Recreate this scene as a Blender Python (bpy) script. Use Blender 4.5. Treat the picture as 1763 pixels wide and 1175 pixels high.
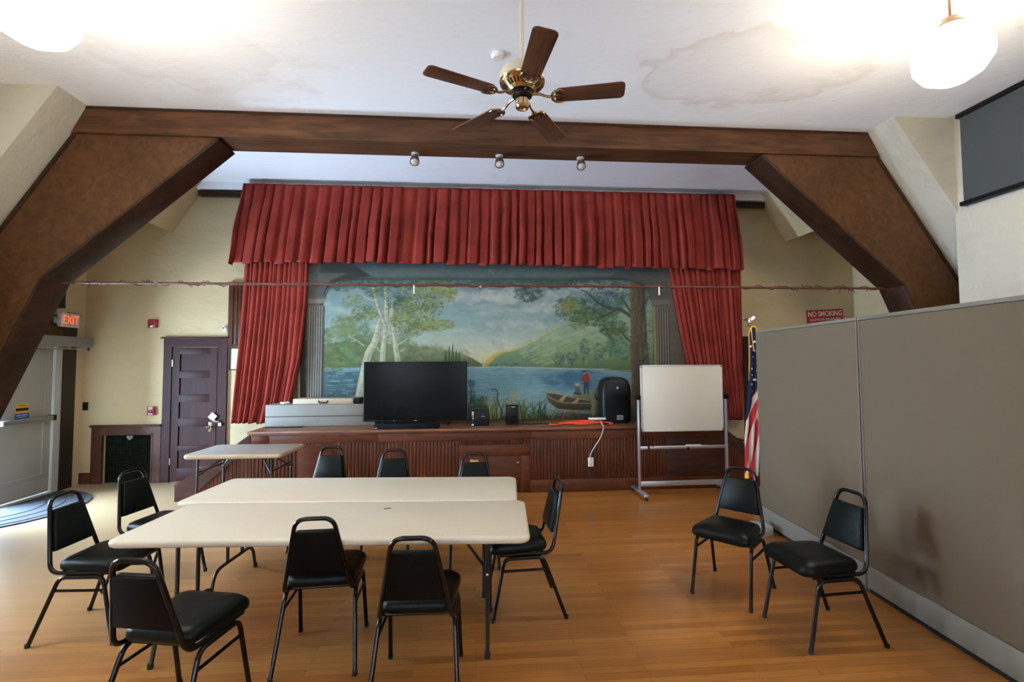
import bpy, bmesh, math, random
import numpy as np
from mathutils import Vector, Matrix
random.seed(7)
C = bpy.context.scene.collection
for o in list(bpy.data.objects): bpy.data.objects.remove(o)
PI = math.pi
R = math.radians

# ------------------------------------------------------------------ camera
cd = bpy.data.cameras.new('camera'); cam = bpy.data.objects.new('camera', cd); C.objects.link(cam)
cd.sensor_fit = 'HORIZONTAL'; cd.sensor_width = 36.0; cd.lens = 36.0*820/1763; cd.clip_start = 0.05
def cam_matrix(yaw, pitch, roll, loc):
    cy, sy = math.cos(yaw), math.sin(yaw)
    fw = Vector((sy*math.cos(pitch), cy*math.cos(pitch), math.sin(pitch)))
    r = Vector((cy, -sy, 0)); d = fw.cross(r)
    r2 = math.cos(roll)*r + math.sin(roll)*d; d2 = -math.sin(roll)*r + math.cos(roll)*d
    m = Matrix((r2, -d2, -fw)).transposed().to_4x4(); m.translation = loc
    return m
cam.matrix_world = cam_matrix(R(4.4), R(2.7), R(0.3), (0, 0, 1.72))
bpy.context.scene.camera = cam

# ------------------------------------------------------------------ light
sc = bpy.context.scene
sc.view_settings.view_transform = 'Standard'; sc.view_settings.look = 'None'
sc.view_settings.gamma = 1.0; sc.view_settings.use_curve_mapping = False
sc.view_settings.exposure = 0.36
w = bpy.data.worlds.new('world'); sc.world = w; w.use_nodes = True
bg = w.node_tree.nodes['Background']; bg.inputs[0].default_value = (0.72, 0.86, 1.0, 1); bg.inputs[1].default_value = 4.0
def area(name, loc, rot, sx, sy, power, col):
    l = bpy.data.lights.new(name, 'AREA'); l.shape = 'RECTANGLE'; l.size = sx; l.size_y = sy; l.energy = power; l.color = col
    o = bpy.data.objects.new(name, l); C.objects.link(o); o.location = loc; o.rotation_euler = rot
    return o
# daylight outside the three rear windows, the open entry doorway and an unseen side window added for the floor sheen
for k, x in enumerate((-2.6, 0.3, 3.2)):
    area('rear_window_daylight', (x, -3.75, 1.9), (R(90), 0, 0), 1.5, 1.8, 34, (0.78, 0.88, 1.0))
area('doorway_daylight', (-6.30, 5.95, 1.12), (0, R(-90), 0), 1.9, 0.9, 700, (0.52, 0.74, 1.0))
area('added_sheen_light', (-5.3, 3.1, 1.55), (0, R(-90), 0), 1.3, 1.9, 240, (0.62, 0.80, 1.0))  # unseen source, added to brighten the sheen on the left floor
GLOBE = 50.0          # radiance of the pendant globes

# ------------------------------------------------------------------ materials
def newmat(name):
    m = bpy.data.materials.new(name); m.use_nodes = True
    nt = m.node_tree; return m, nt, nt.nodes['Principled BSDF']
def mat(name, col, rough=0.5, metal=0.0, var=0.0, vscale=6.0, bump=0.0, bscale=60.0, emis=None, estr=0.0, coat=0.0, spec=None):
    m, nt, b = newmat(name); N, L = nt.nodes, nt.links
    b.inputs['Base Color'].default_value = (*col, 1); b.inputs['Roughness'].default_value = rough; b.inputs['Metallic'].default_value = metal
    if coat: b.inputs['Coat Weight'].default_value = coat; b.inputs['Coat Roughness'].default_value = 0.12
    if spec is not None: b.inputs['Specular IOR Level'].default_value = spec
    if emis: b.inputs['Emission Color'].default_value = (*emis, 1); b.inputs['Emission Strength'].default_value = estr
    tc = N.new('ShaderNodeTexCoord')
    if var:
        n = N.new('ShaderNodeTexNoise'); n.inputs['Scale'].default_value = vscale; n.inputs['Detail'].default_value = 5
        L.new(tc.outputs['Object'], n.inputs['Vector'])
        r = N.new('ShaderNodeValToRGB'); L.new(n.outputs['Fac'], r.inputs[0])
        r.color_ramp.elements[0].position = 0.3; r.color_ramp.elements[1].position = 0.7
        r.color_ramp.elements[0].color = (*[c*(1-var) for c in col], 1); r.color_ramp.elements[1].color = (*[min(1, c*(1+var)) for c in col], 1)
        L.new(r.outputs[0], b.inputs['Base Color'])
    if bump:
        n2 = N.new('ShaderNodeTexNoise'); n2.inputs['Scale'].default_value = bscale; n2.inputs['Detail'].default_value = 4
        L.new(tc.outputs['Object'], n2.inputs['Vector'])
        bp = N.new('ShaderNodeBump'); bp.inputs['Strength'].default_value = bump; bp.inputs['Distance'].default_value = 0.01
        L.new(n2.outputs['Fac'], bp.inputs['Height']); L.new(bp.outputs[0], b.inputs['Normal'])
    return m
def wood(name, c1, c2, stretch=(1, 12, 12), rough=0.42, scale=2.2, coat=0.0):
    m, nt, b = newmat(name); N, L = nt.nodes, nt.links
    tc = N.new('ShaderNodeTexCoord'); mp = N.new('ShaderNodeMapping'); mp.inputs['Scale'].default_value = stretch
    n = N.new('ShaderNodeTexNoise'); n.inputs['Scale'].default_value = scale; n.inputs['Detail'].default_value = 8; n.inputs['Distortion'].default_value = 0.6
    n3 = N.new('ShaderNodeTexNoise'); n3.inputs['Scale'].default_value = 1.1; n3.inputs['Detail'].default_value = 3
    r = N.new('ShaderNodeValToRGB'); r.color_ramp.elements[0].position = 0.32; r.color_ramp.elements[1].position = 0.68
    r.color_ramp.elements[0].color = (*c1, 1); r.color_ramp.elements[1].color = (*c2, 1)
    mx = N.new('ShaderNodeMixRGB'); mx.blend_type = 'MULTIPLY'; mx.inputs[0].default_value = 0.55
    L.new(tc.outputs['Object'], mp.inputs[0]); L.new(mp.outputs[0], n.inputs['Vector']); L.new(n.outputs['Fac'], r.inputs[0])
    L.new(tc.outputs['Object'], n3.inputs['Vector']); L.new(r.outputs[0], mx.inputs[1]); L.new(n3.outputs['Fac'], mx.inputs[2])
    r2 = N.new('ShaderNodeValToRGB'); r2.color_ramp.elements[0].color = (.45, .45, .45, 1); r2.color_ramp.elements[0].position = .3; r2.color_ramp.elements[1].position = .65
    L.new(n3.outputs['Fac'], r2.inputs[0]); L.new(r2.outputs[0], mx.inputs[2])
    L.new(mx.outputs[0], b.inputs['Base Color']); b.inputs['Roughness'].default_value = rough
    b.inputs['Specular IOR Level'].default_value = .22
    if coat: b.inputs['Coat Weight'].default_value = coat; b.inputs['Coat Roughness'].default_value = 0.2
    bp = N.new('ShaderNodeBump'); bp.inputs['Strength'].default_value = 0.15; bp.inputs['Distance'].default_value = 0.004
    L.new(n.outputs['Fac'], bp.inputs['Height']); L.new(bp.outputs[0], b.inputs['Normal'])
    return m
def plaster(name, col, stain, lo, hi, bumps=0.35):
    m, nt, b = newmat(name); N, L = nt.nodes, nt.links
    tc = N.new('ShaderNodeTexCoord')
    n = N.new('ShaderNodeTexNoise'); n.inputs['Scale'].default_value = 0.8; n.inputs['Detail'].default_value = 9; n.inputs['Roughness'].default_value = 0.6; n.inputs['Distortion'].default_value = 0.5
    r = N.new('ShaderNodeValToRGB'); r.color_ramp.elements[0].position = lo; r.color_ramp.elements[1].position = hi
    r.color_ramp.elements[0].color = (*stain, 1); r.color_ramp.elements[1].color = (*col, 1)
    n2 = N.new('ShaderNodeTexNoise'); n2.inputs['Scale'].default_value = 3.5; n2.inputs['Detail'].default_value = 8; n2.inputs['Distortion'].default_value = 1.0
    bp = N.new('ShaderNodeBump'); bp.inputs['Strength'].default_value = bumps; bp.inputs['Distance'].default_value = 0.05
    mpz = N.new('ShaderNodeMapping'); mpz.inputs['Scale'].default_value = (1, 2.2, 2.2)
    L.new(tc.outputs['Object'], n.inputs['Vector']); L.new(n.outputs['Fac'], r.inputs[0]); L.new(r.outputs[0], b.inputs['Base Color'])
    L.new(tc.outputs['Object'], mpz.inputs[0]); L.new(mpz.outputs[0], n2.inputs['Vector']); L.new(n2.outputs['Fac'], bp.inputs['Height']); L.new(bp.outputs[0], b.inputs['Normal'])
    b.inputs['Roughness'].default_value = 0.85
    return m
def ceiling_mat():
    m = plaster('ceiling_plaster', (.88, .89, .93), (.78, .76, .76), .26, .42, .12); nt = m.node_tree; N, L = nt.nodes, nt.links
    b = N['Principled BSDF']; src = b.inputs['Base Color'].links[0].from_socket
    tc = N.new('ShaderNodeTexCoord'); n = N.new('ShaderNodeTexNoise'); n.inputs['Scale'].default_value = 1.5; n.inputs['Detail'].default_value = 7; n.inputs['Distortion'].default_value = .8
    L.new(tc.outputs['Object'], n.inputs['Vector'])
    last = src     # old water marks: one large on the right, a smaller one on the left
    for cx, cy, rad, amt in ((2.55, 4.15, 1.5, 1.0), (-2.6, 4.4, 1.3, .45)):
        mp = N.new('ShaderNodeMapping'); mp.inputs['Location'].default_value = (-cx/rad, -cy/(rad*.62), 0); mp.inputs['Scale'].default_value = (1/rad, 1/(rad*.62), 0)
        ln = N.new('ShaderNodeVectorMath'); ln.operation = 'LENGTH'; L.new(tc.outputs['Object'], mp.inputs[0]); L.new(mp.outputs[0], ln.inputs[0])
        ad = N.new('ShaderNodeMath'); ad.operation = 'ADD'; L.new(ln.outputs['Value'], ad.inputs[0]); L.new(n.outputs['Fac'], ad.inputs[1])
        r = N.new('ShaderNodeValToRGB'); e = r.color_ramp.elements; e[0].position = .60; e[0].color = (.35, .35, .35, 1); e[1].position = 1.5; e[1].color = (0, 0, 0, 1)
        for p_, v_ in ((.98, .50), (1.10, 1.0), (1.16, .25), (1.32, .12)):
            q = e.new(p_/1.6); q.color = (v_, v_, v_, 1)
        dv = N.new('ShaderNodeMath'); dv.operation = 'DIVIDE'; dv.inputs[1].default_value = 1.6; L.new(ad.outputs[0], dv.inputs[0]); e[0].position = .30; e[-1].position = .92
        L.new(dv.outputs[0], r.inputs[0])
        ml = N.new('ShaderNodeMath'); ml.operation = 'MULTIPLY'; ml.inputs[1].default_value = amt*.36; L.new(r.outputs[0], ml.inputs[0])
        mx = N.new('ShaderNodeMixRGB'); L.new(ml.outputs[0], mx.inputs[0]); L.new(last, mx.inputs[1]); mx.inputs[2].default_value = (.50, .40, .33, 1); last = mx.outputs[0]
    L.new(last, b.inputs['Base Color']); return m
def floor_mat():
    m, nt, b = newmat('maple_floor'); N, L = nt.nodes, nt.links
    tc = N.new('ShaderNodeTexCoord')
    br = N.new('ShaderNodeTexBrick'); br.offset = 0.37; br.inputs['Scale'].default_value = 1.0
    br.inputs['Brick Width'].default_value = 0.95; br.inputs['Row Height'].default_value = 0.057; br.inputs['Mortar Size'].default_value = 0.0016
    br.inputs['Mortar Smooth'].default_value = 0.3; br.inputs['Bias'].default_value = 0.0
    br.inputs['Color1'].default_value = (0.34, 0.125, 0.026, 1); br.inputs['Color2'].default_value = (0.50, 0.212, 0.050, 1); br.inputs['Mortar'].default_value = (0.20, 0.075, 0.02, 1)
    L.new(tc.outputs['Object'], br.inputs['Vector'])
    mp = N.new('ShaderNodeMapping'); mp.inputs['Scale'].default_value = (1.5, 26, 1)
    n = N.new('ShaderNodeTexNoise'); n.inputs['Scale'].default_value = 3; n.inputs['Detail'].default_value = 7
    L.new(tc.outputs['Object'], mp.inputs[0]); L.new(mp.outputs[0], n.inputs['Vector'])
    r = N.new('ShaderNodeValToRGB'); r.color_ramp.elements[0].position = .3; r.color_ramp.elements[1].position = .7
    r.color_ramp.elements[0].color = (.74, .72, .70, 1); r.color_ramp.elements[1].color = (1, 1, 1, 1)
    L.new(n.outputs['Fac'], r.inputs[0])
    mx = N.new('ShaderNodeMixRGB'); mx.blend_type = 'MULTIPLY'; mx.inputs[0].default_value = 0.8
    L.new(br.outputs['Color'], mx.inputs[1]); L.new(r.outputs[0], mx.inputs[2])
    n3 = N.new('ShaderNodeTexNoise'); n3.inputs['Scale'].default_value = 0.7; n3.inputs['Detail'].default_value = 3
    r3 = N.new('ShaderNodeValToRGB'); r3.color_ramp.elements[0].color = (.80, .78, .74, 1); r3.color_ramp.elements[0].position = .35; r3.color_ramp.elements[1].position = .65
    L.new(tc.outputs['Object'], n3.inputs['Vector']); L.new(n3.outputs['Fac'], r3.inputs[0])
    mx2 = N.new('ShaderNodeMixRGB'); mx2.blend_type = 'MULTIPLY'; mx2.inputs[0].default_value = 0.8
    L.new(mx.outputs[0], mx2.inputs[1]); L.new(r3.outputs[0], mx2.inputs[2])
    # pale daylight sheen painted into the colour of the strips by the entry
    sp = N.new('ShaderNodeSeparateXYZ'); L.new(tc.outputs['Object'], sp.inputs[0])
    ad = N.new('ShaderNodeMath'); ad.operation = 'MULTIPLY_ADD'; ad.inputs[1].default_value = -1.0; L.new(sp.outputs['X'], ad.inputs[0])
    ym = N.new('ShaderNodeMath'); ym.operation = 'MULTIPLY'; ym.inputs[1].default_value = 0.55; L.new(sp.outputs['Y'], ym.inputs[0]); L.new(ym.outputs[0], ad.inputs[2])
    nz = N.new('ShaderNodeMath'); nz.operation = 'ADD'; L.new(ad.outputs[0], nz.inputs[0]); L.new(n3.outputs['Fac'], nz.inputs[1])
    mr = N.new('ShaderNodeMapRange'); mr.inputs['From Min'].default_value = 3.9; mr.inputs['From Max'].default_value = 7.0; L.new(nz.outputs[0], mr.inputs['Value'])
    mx3 = N.new('ShaderNodeMixRGB'); mx3.inputs[2].default_value = (0.37, 0.255, 0.14, 1); L.new(mr.outputs[0], mx3.inputs[0]); L.new(mx2.outputs[0], mx3.inputs[1])
    L.new(mx3.outputs[0], b.inputs['Base Color'])
    b.inputs['Roughness'].default_value = 0.29; b.inputs['Specular IOR Level'].default_value = 0.45
    bp = N.new('ShaderNodeBump'); bp.inputs['Strength'].default_value = 0.12; bp.inputs['Distance'].default_value = 0.002
    L.new(br.outputs['Fac'], bp.inputs['Height']); bp.invert = True; L.new(bp.outputs[0], b.inputs['Normal'])
    return m
def vcol_mat(name, rough=0.8):
    m, nt, b = newmat(name); a = nt.nodes.new('ShaderNodeVertexColor'); a.layer_name = 'paint'
    nt.links.new(a.outputs[0], b.inputs['Base Color']); b.inputs['Roughness'].default_value = rough
    b.inputs['Specular IOR Level'].default_value = 0.2
    return m
M = dict(
 floor=floor_mat(),
 ceil=ceiling_mat(),
 wall=plaster('cream_plaster', (.54, .43, .255), (.45, .355, .20), .30, .55, .2),
 wallw=plaster('white_plaster', (.48, .46, .39), (.38, .35, .28), .30, .5, .3),
 beam=wood('stained_fir', (.055, .023, .010), (.125, .053, .024), (1, 8, 8)),
 panel=wood('stained_plywood', (.066, .029, .011), (.105, .047, .018), (3, 3, 3), scale=4),
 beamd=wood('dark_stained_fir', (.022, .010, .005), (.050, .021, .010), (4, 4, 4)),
 door=wood('mahogany_door', (.028, .008, .007), (.055, .015, .012), (8, 8, 1), rough=.55),
 trim=wood('red_brown_trim', (.055, .018, .010), (.11, .036, .017), (3, 3, 3)),
 stage=wood('stage_front', (.075, .019, .007), (.135, .036, .012), (2, 8, 8)),
 bead=wood('stage_beadboard', (.068, .017, .007), (.125, .034, .012), (3, 3, .6)),
 groove=mat('dark_groove', (.012, .004, .003), .7),
 stagetop=wood('stage_boards', (.14, .050, .022), (.25, .10, .045), (1, 14, 8), coat=.3),
 stair=wood('dark_stair', (.038, .014, .010), (.075, .028, .018), (1, 10, 10)),
 dark=mat('dark_brown_paint', (.020, .011, .008), .5),
 table=mat('speckled_plastic', (.70, .64, .52), .38, var=.03, vscale=90),
 tedge=mat('pale_plastic_edge', (.72, .65, .51), .4),
 table2=mat('grey_laminate', (.36, .33, .30), .35, var=.05, vscale=120),
 tedge2=mat('tan_edge', (.46, .35, .21), .5),
 leg=mat('brown_grey_steel', (.030, .026, .022), .4, .4),
 vinyl=mat('black_vinyl', (.0035, .0055, .005), .34, bump=.12, bscale=260, spec=.16),
 shell=mat('black_back_shell', (.006, .005, .005), .6, bump=.1, bscale=300, spec=.08),
 frame=mat('glossy_black_tube', (.005, .004, .004), .16, spec=.35),
 rubber=mat('black_rubber', (.012, .012, .012), .7),
 foam=mat('torn_tan_foam', (.45, .27, .12), .9),
 velvet=mat('red_curtain_cloth', (.230, .033, .025), .95, var=.2, vscale=3, bump=.2, bscale=240, spec=.08),
 white=mat('white_plastic', (.80, .79, .75), .4),
 cream=mat('cream_enamel', (.66, .60, .46), .3),
 brass=mat('polished_brass', (.62, .47, .26), .2, 1.0),
 brassd=mat('aged_brass', (.34, .24, .15), .25, 1.0),
 hole=mat('black_slot', (.005, .005, .005), .8),
 blade=wood('fan_blade_oak', (.070, .025, .013), (.17, .068, .036), (2.0, 26, 26), rough=.35),
 globe=mat('lit_opal_glass', (.9, .9, .85), .3, emis=(1.0, .87, .66), estr=GLOBE),
 bronze=mat('aged_bronze', (.16, .10, .055), .4, .8),
 alu=mat('anodised_aluminium', (.50, .51, .56), .32, .85),
 silver=mat('silver_plastic', (.60, .59, .58), .35, .3),
 board=mat('whiteboard_enamel', (.68, .65, .57), .25, var=.02, vscale=2),
 fabric=mat('taupe_panel_fabric', (.150, .110, .068), .95, var=.08, vscale=260, bump=.25, bscale=600),
 fabrict=mat('grey_panel_trim', (.19, .165, .125), .6),
 kick=mat('grey_metal_kick', (.20, .185, .15), .5),
 shade=mat('grey_window_shade', (.045, .052, .053), .8, var=.05, vscale=3),
 black=mat('black_plastic', (.007, .007, .008), .4, spec=.2),
 screen=mat('black_screen', (.0025, .0025, .003), .22, spec=.12),
 grille=mat('speaker_grille', (.007, .007, .008), .75, bump=.3, bscale=400, spec=.1),
 greycab=mat('grey_painted_wood', (.20, .19, .165), .6, var=.05),
 case=mat('beige_case', (.46, .38, .26), .5),
 orange=mat('orange_cord_jacket', (.80, .085, .02), .45),
 whitec=mat('white_cord_jacket', (.80, .74, .64), .5),
 redpaint=mat('red_pipe_paint', (.12, .030, .020), .5),
 wire=mat('dark_green_wire', (.05, .028, .02), .6),
 red=mat('red_plastic', (.30, .018, .022), .35),
 signred=mat('red_sign', (.34, .022, .022), .45),
 signtxt=mat('pale_sign_lettering', (.85, .70, .62), .6),
 exitface=mat('exit_face', (.42, .38, .32), .5, emis=(1, .55, .4), estr=.03),
 exittxt=mat('lit_exit_letters', (.9, .1, .02), .5, emis=(1.0, .07, .008), estr=1.7),
 doorw=mat('white_painted_door', (.36, .36, .32), .42, var=.05, vscale=3),
 jamb=mat('white_painted_jamb', (.44, .44, .41), .45),
 steel=mat('brushed_steel', (.42, .42, .42), .3, .9),
 opgrey=mat('grey_operator_case', (.25, .245, .24), .45, .3),
 mat=mat('charcoal_mat', (.016, .018, .024), .95, var=.4, vscale=30, bump=.5, bscale=120),
 chrome=mat('chrome', (.75, .75, .75), .1, 1.0),
 grate=mat('dark_green_grate', (.006, .009, .005), .8, var=.4, vscale=14, spec=.1),
 heart=mat('grey_paper', (.28, .30, .25), .8),
 paper=mat('yellowed_paper', (.62, .58, .42), .8),
 yellow=mat('yellow_sticker', (.75, .42, .03), .5), blue=mat('blue_sticker', (.03, .12, .45), .5),
 gold=mat('gold_fringe', (.75, .38, .03), .6),
 polewood=wood('flag_pole_wood', (.25, .13, .05), (.4, .22, .1), (10, 10, 1)),
 glass=mat('dark_lens', (.5, .45, .42), .1),
 mural=vcol_mat('painted_mural'), flag=vcol_mat('flag_cloth', .85),
)
gl, gnt, gb = newmat('window_glass'); gb.inputs['Transmission Weight'].default_value = 1.0; gb.inputs['Roughness'].default_value = 0.0; gb.inputs['IOR'].default_value = 1.02; gb.inputs['Base Color'].default_value = (.97, .98, 1, 1)
M['pane'] = gl

# ------------------------------------------------------------------ mesh builder
def fillet(pts, r, n=6):
    pts = [Vector(p) for p in pts]; out = [pts[0]]
    for i in range(1, len(pts)-1):
        a, b, c = pts[i-1], pts[i], pts[i+1]
        d1 = (a-b); d2 = (c-b); l = min(r, d1.length*.48, d2.length*.48)
        p = b + d1.normalized()*l; q = b + d2.normalized()*l
        for k in range(n+1):
            t = k/n; out.append((1-t)**2*p + 2*t*(1-t)*b + t*t*q)
    out.append(pts[-1]); return out
class MB:
    def __init__(s): s.bm = bmesh.new()
    def _place(s, vs, M4):
        if M4 is not None:
            for v in vs: v.co = M4 @ v.co
    def box(s, c, d, bev=0.0, rz=0.0, m=None, seg=2):
        r = bmesh.ops.create_cube(s.bm, size=1.0); vs = r['verts']
        for v in vs: v.co = Vector((v.co.x*d[0], v.co.y*d[1], v.co.z*d[2]))
        if bev:
            es = list({e for v in vs for e in v.link_edges})
            rr = bmesh.ops.bevel(s.bm, geom=es, offset=bev, segments=seg, affect='EDGES', profile=0.5)
            vs = list({v for v in vs if v.is_valid} | set(rr['verts']))
        X = Matrix.Translation(c) @ Matrix.Rotation(rz, 4, 'Z')
        if m is not None: X = m @ X
        s._place(vs, X); return s
    def bb(s, a, b, bev=0.0, m=None):
        return s.box([(a[i]+b[i])/2 for i in range(3)], [abs(b[i]-a[i]) for i in range(3)], bev, 0, m)
    def tube(s, pts, r, n=8, closed=False, cap=True, rf=None):
        pts = [Vector(p) for p in pts]; N = len(pts); rings = []
        up = None
        for i, p in enumerate(pts):
            if closed: t = (pts[(i+1) % N]-pts[i-1]).normalized()
            else: t = (pts[min(i+1, N-1)]-pts[max(i-1, 0)]).normalized()
            if up is None:
                up = Vector((0, 0, 1)) if abs(t.z) < .9 else Vector((1, 0, 0))
            up = (up - t*up.dot(t)).normalized(); sd = t.cross(up)
            rr = r if rf is None else r*rf(i/(N-1))
            rings.append([s.bm.verts.new(p + (up*math.cos(2*PI*k/n)+sd*math.sin(2*PI*k/n))*rr) for k in range(n)])
        for i in range(N if closed else N-1):
            a, b = rings[i], rings[(i+1) % N]
            for k in range(n): s.bm.faces.new((a[k], a[(k+1) % n], b[(k+1) % n], b[k]))
        if cap and not closed:
            s.bm.faces.new(rings[0][::-1]); s.bm.faces.new(rings[-1])
        return s
    def lathe(s, prof, c=(0, 0, 0), n=32, m=None):
        rings = []; vs = []
        for r, z in prof:
            if r < 1e-5:
                v = s.bm.verts.new((0, 0, z)); rings.append([v]); vs.append(v)
            else:
                ring = [s.bm.verts.new((r*math.cos(2*PI*k/n), r*math.sin(2*PI*k/n), z)) for k in range(n)]; rings.append(ring); vs += ring
        for a, b in zip(rings, rings[1:]):
            for k in range(n):
                k2 = (k+1) % n
                if len(a) == 1 and len(b) == 1: continue
                if len(a) == 1: s.bm.faces.new((a[0], b[k2], b[k]))
                elif len(b) == 1: s.bm.faces.new((a[k], a[k2], b[0]))
                else: s.bm.faces.new((a[k], a[k2], b[k2], b[k]))
        X = Matrix.Translation(c)
        if m is not None: X = m @ X
        s._place(vs, X); return s
    def prism(s, poly, axis, a, b, bev=0.0, m=None):
        """poly: 2D points; axis 'y' -> (x,z) extruded over y from a to b; 'z' -> (x,y); 'x' -> (y,z)"""
        f = {'y': lambda p, t: (p[0], t, p[1]), 'z': lambda p, t: (p[0], p[1], t), 'x': lambda p, t: (t, p[0], p[1])}[axis]
        A = [s.bm.verts.new(f(p, a)) for p in poly]; B = [s.bm.verts.new(f(p, b)) for p in poly]; n = len(poly)
        F = [s.bm.faces.new(A), s.bm.faces.new(B[::-1])]
        for k in range(n): F.append(s.bm.faces.new((A[k], B[k], B[(k+1) % n], A[(k+1) % n])))
        vs = A+B
        if bev:
            es = [e for e in {e for v in vs for e in v.link_edges}]
            rr = bmesh.ops.bevel(s.bm, geom=es, offset=bev, segments=2, affect='EDGES', profile=0.5)
            vs = list({v for v in vs if v.is_valid} | set(rr['verts']))
        s._place(vs, m); return s
    def grid(s, fn, nu, nv, closed=False):
        g = [[s.bm.verts.new(fn(i/(nu-1), j/(nv-1))) for i in range(nu)] for j in range(nv)]
        for j in range(nv-1):
            for i in range(nu-1): s.bm.faces.new((g[j][i], g[j][i+1], g[j+1][i+1], g[j+1][i]))
        return s
    def xf(s, m):
        for v in s.bm.verts: v.co = m @ v.co
        return s
    def build(s, name, mt, parent=None, loc=None, rz=0.0, angle=40, solid=None, keep=False):
        bmesh.ops.recalc_face_normals(s.bm, faces=s.bm.faces) if not keep else None
        me = bpy.data.meshes.new(name); s.bm.to_mesh(me); s.bm.free()
        if loc is not None:            # geometry is in world space: move the origin to loc
            me.transform(Matrix.Translation(-Vector(loc)))
        me.materials.append(M[mt] if isinstance(mt, str) else mt)
        me.polygons.foreach_set('use_smooth', [True]*len(me.polygons)); me.set_sharp_from_angle(angle=R(angle))
        o = bpy.data.objects.new(name, me); C.objects.link(o)
        if parent is not None: o.parent = parent
        if loc is not None: o.location = loc
        if solid:
            md = o.modifiers.new('thickness', 'SOLIDIFY'); md.thickness = solid; md.offset = 0
        return o
def tag(o, label, cat, group=None, kind=None):
    o['label'] = label; o['category'] = cat
    if group: o['group'] = group
    if kind: o['kind'] = kind
    return o
def thing(name, label, cat, loc=(0, 0, 0), rz=0.0, group=None):
    o = bpy.data.objects.new(name, None); C.objects.link(o); o.empty_display_size = .1
    o.location = loc; o.rotation_euler = (0, 0, rz); return tag(o, label, cat, group)
def struct(o): o['kind'] = 'structure'; return o
def copy_thing(root, loc, rz, label=None):
    r = root.copy(); C.objects.link(r); r.location = loc; r.rotation_euler = (0, 0, rz)
    if label: r['label'] = label
    for ch in list(root.children):
        c = ch.copy(); C.objects.link(c); c.parent = r
        for g in list(ch.children):
            d = g.copy(); C.objects.link(d); d.parent = c
    return r
def text(s, size, mt, parent, loc, rot, depth=0.002, name='lettering', sx=1.0, bold=0.0):
    cu = bpy.data.curves.new('t', 'FONT'); cu.body = s; cu.size = size; cu.extrude = depth; cu.align_x = 'CENTER'; cu.align_y = 'CENTER'; cu.offset = bold
    to = bpy.data.objects.new('t', cu); C.objects.link(to)
    dg = bpy.context.evaluated_depsgraph_get(); me = bpy.data.meshes.new_from_object(to.evaluated_get(dg))
    bpy.data.objects.remove(to); me.materials.clear(); me.materials.append(M[mt]); me.name = name
    me.transform(Matrix.Scale(sx, 4, (1, 0, 0)))
    o = bpy.data.objects.new(name, me); C.objects.link(o); o.parent = parent; o.location = loc; o.rotation_euler = rot
    return o
FRONT = (R(90), 0, 0)               # lettering that faces the camera side (-y)
EAST = (R(90), 0, R(90))            # lettering that faces +x

# ------------------------------------------------------------------ the room
ZC = 4.465; XL, XR = -5.75, 6.32; YB = 7.48; XLN, XRN = -4.92, 5.40; YN = 4.90; YR = -3.5
struct(MB().bb((XL-.3, YR-.3, -.1), (XR+.3, YB+.3, 0)).build('floor', 'floor'))
c = MB()
c.bb((-4.98, YR-.3, ZC), (XRN+.1, YN, ZC+.08)); c.bb((-4.1, YN, ZC), (4.72, YB+.2, ZC+.08))
T = .10
def slab(x1, z1, x2, z2, y0, y1):
    d = Vector((x2-x1, z2-z1)); n = Vector((-d.y, d.x)).normalized()
    if n.y < 0: n = -n
    c.prism([(x1, z1), (x2, z2), (x2+n.x*T, z2+n.y*T), (x1+n.x*T, z1+n.y*T)], 'y', y0, y1)
c.bb((-4.2, 7.33, 4.36), (4.80, YB+.01, ZC+.01))
struct(c.build('ceiling', 'ceil'))
c = MB(); slab(-4.08, ZC, -5.26, 2.68, YN, 5.60); slab(-5.26, 2.68, XL, 2.60, YN, 5.60); struct(c.build('wall_slope_front_left', 'wallw'))
c = MB(); slab(4.68, ZC, 5.86, 2.68, YN, 5.60); slab(5.86, 2.68, XR, 2.60, YN, 5.60); struct(c.build('wall_slope_front_right', 'wallw'))
for sgn in (-1, 1):
    c = MB(); X = lambda v: .3+sgn*v
    cvx = [(4.38, ZC), (4.86, 3.72), (5.20, 3.88), (6.04, 3.92)]
    for p, q in zip(cvx, cvx[1:]): slab(X(p[0]), p[1], X(q[0]), q[1], 5.60, YB)
    c.prism([(X(4.9), 3.72), (X(5.56), 2.68), (X(6.04), 2.62), (X(6.04), 3.94), (X(5.20), 3.92), (X(4.88), 3.80)], 'y', 5.60, 5.66)
    struct(c.build('wall_slope_'+('left' if sgn < 0 else 'right'), 'wall'))
# back wall, with the grille opening on the left
wb = MB()
for a, b in (((XL-.2, 0), (-5.43, 4.6)), ((-5.43, .70), (-4.75, 4.6)), ((-4.75, 0), (XR+.2, 4.6))):
    wb.bb((a[0], YB, a[1]), (b[0], YB+.18, b[1]))
wb.bb((-5.43, YB+.12, 0), (-4.75, YB+.18, .70))
struct(wb.build('wall_back', 'wall'))
wl = MB()
wl.bb((XL-.16, 7.10, 0), (XL, YB+.2, 4.1)); wl.bb((XL-.16, 5.60, 2.10), (XL, 7.10, 4.1)); wl.bb((XL-.16, YN, 0), (XL, 5.60, 4.1))
wl.bb((XL, YN-.12, 0), (XLN-.12, YN, 3.3)); wl.bb((XL, 5.5, 2.3), (-5.22, 5.6, 2.6))
struct(wl.build('wall_left', 'wall'))
wn = MB()      # side wall of the nearer bay, with a low opening for the added window
wn.bb((XLN-.12, YR, 0), (XLN, 2.1, ZC)); wn.bb((XLN-.12, 4.1, 0), (XLN, YN, ZC)); wn.bb((XLN-.12, 2.1, 0), (XLN, 4.1, .9)); wn.bb((XLN-.12, 2.1, 2.2), (XLN, 4.1, ZC))
wn.prism([(XLN, 3.20), (XLN, ZC), (-4.08, ZC)], 'y', YN-.03, YN)
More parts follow.
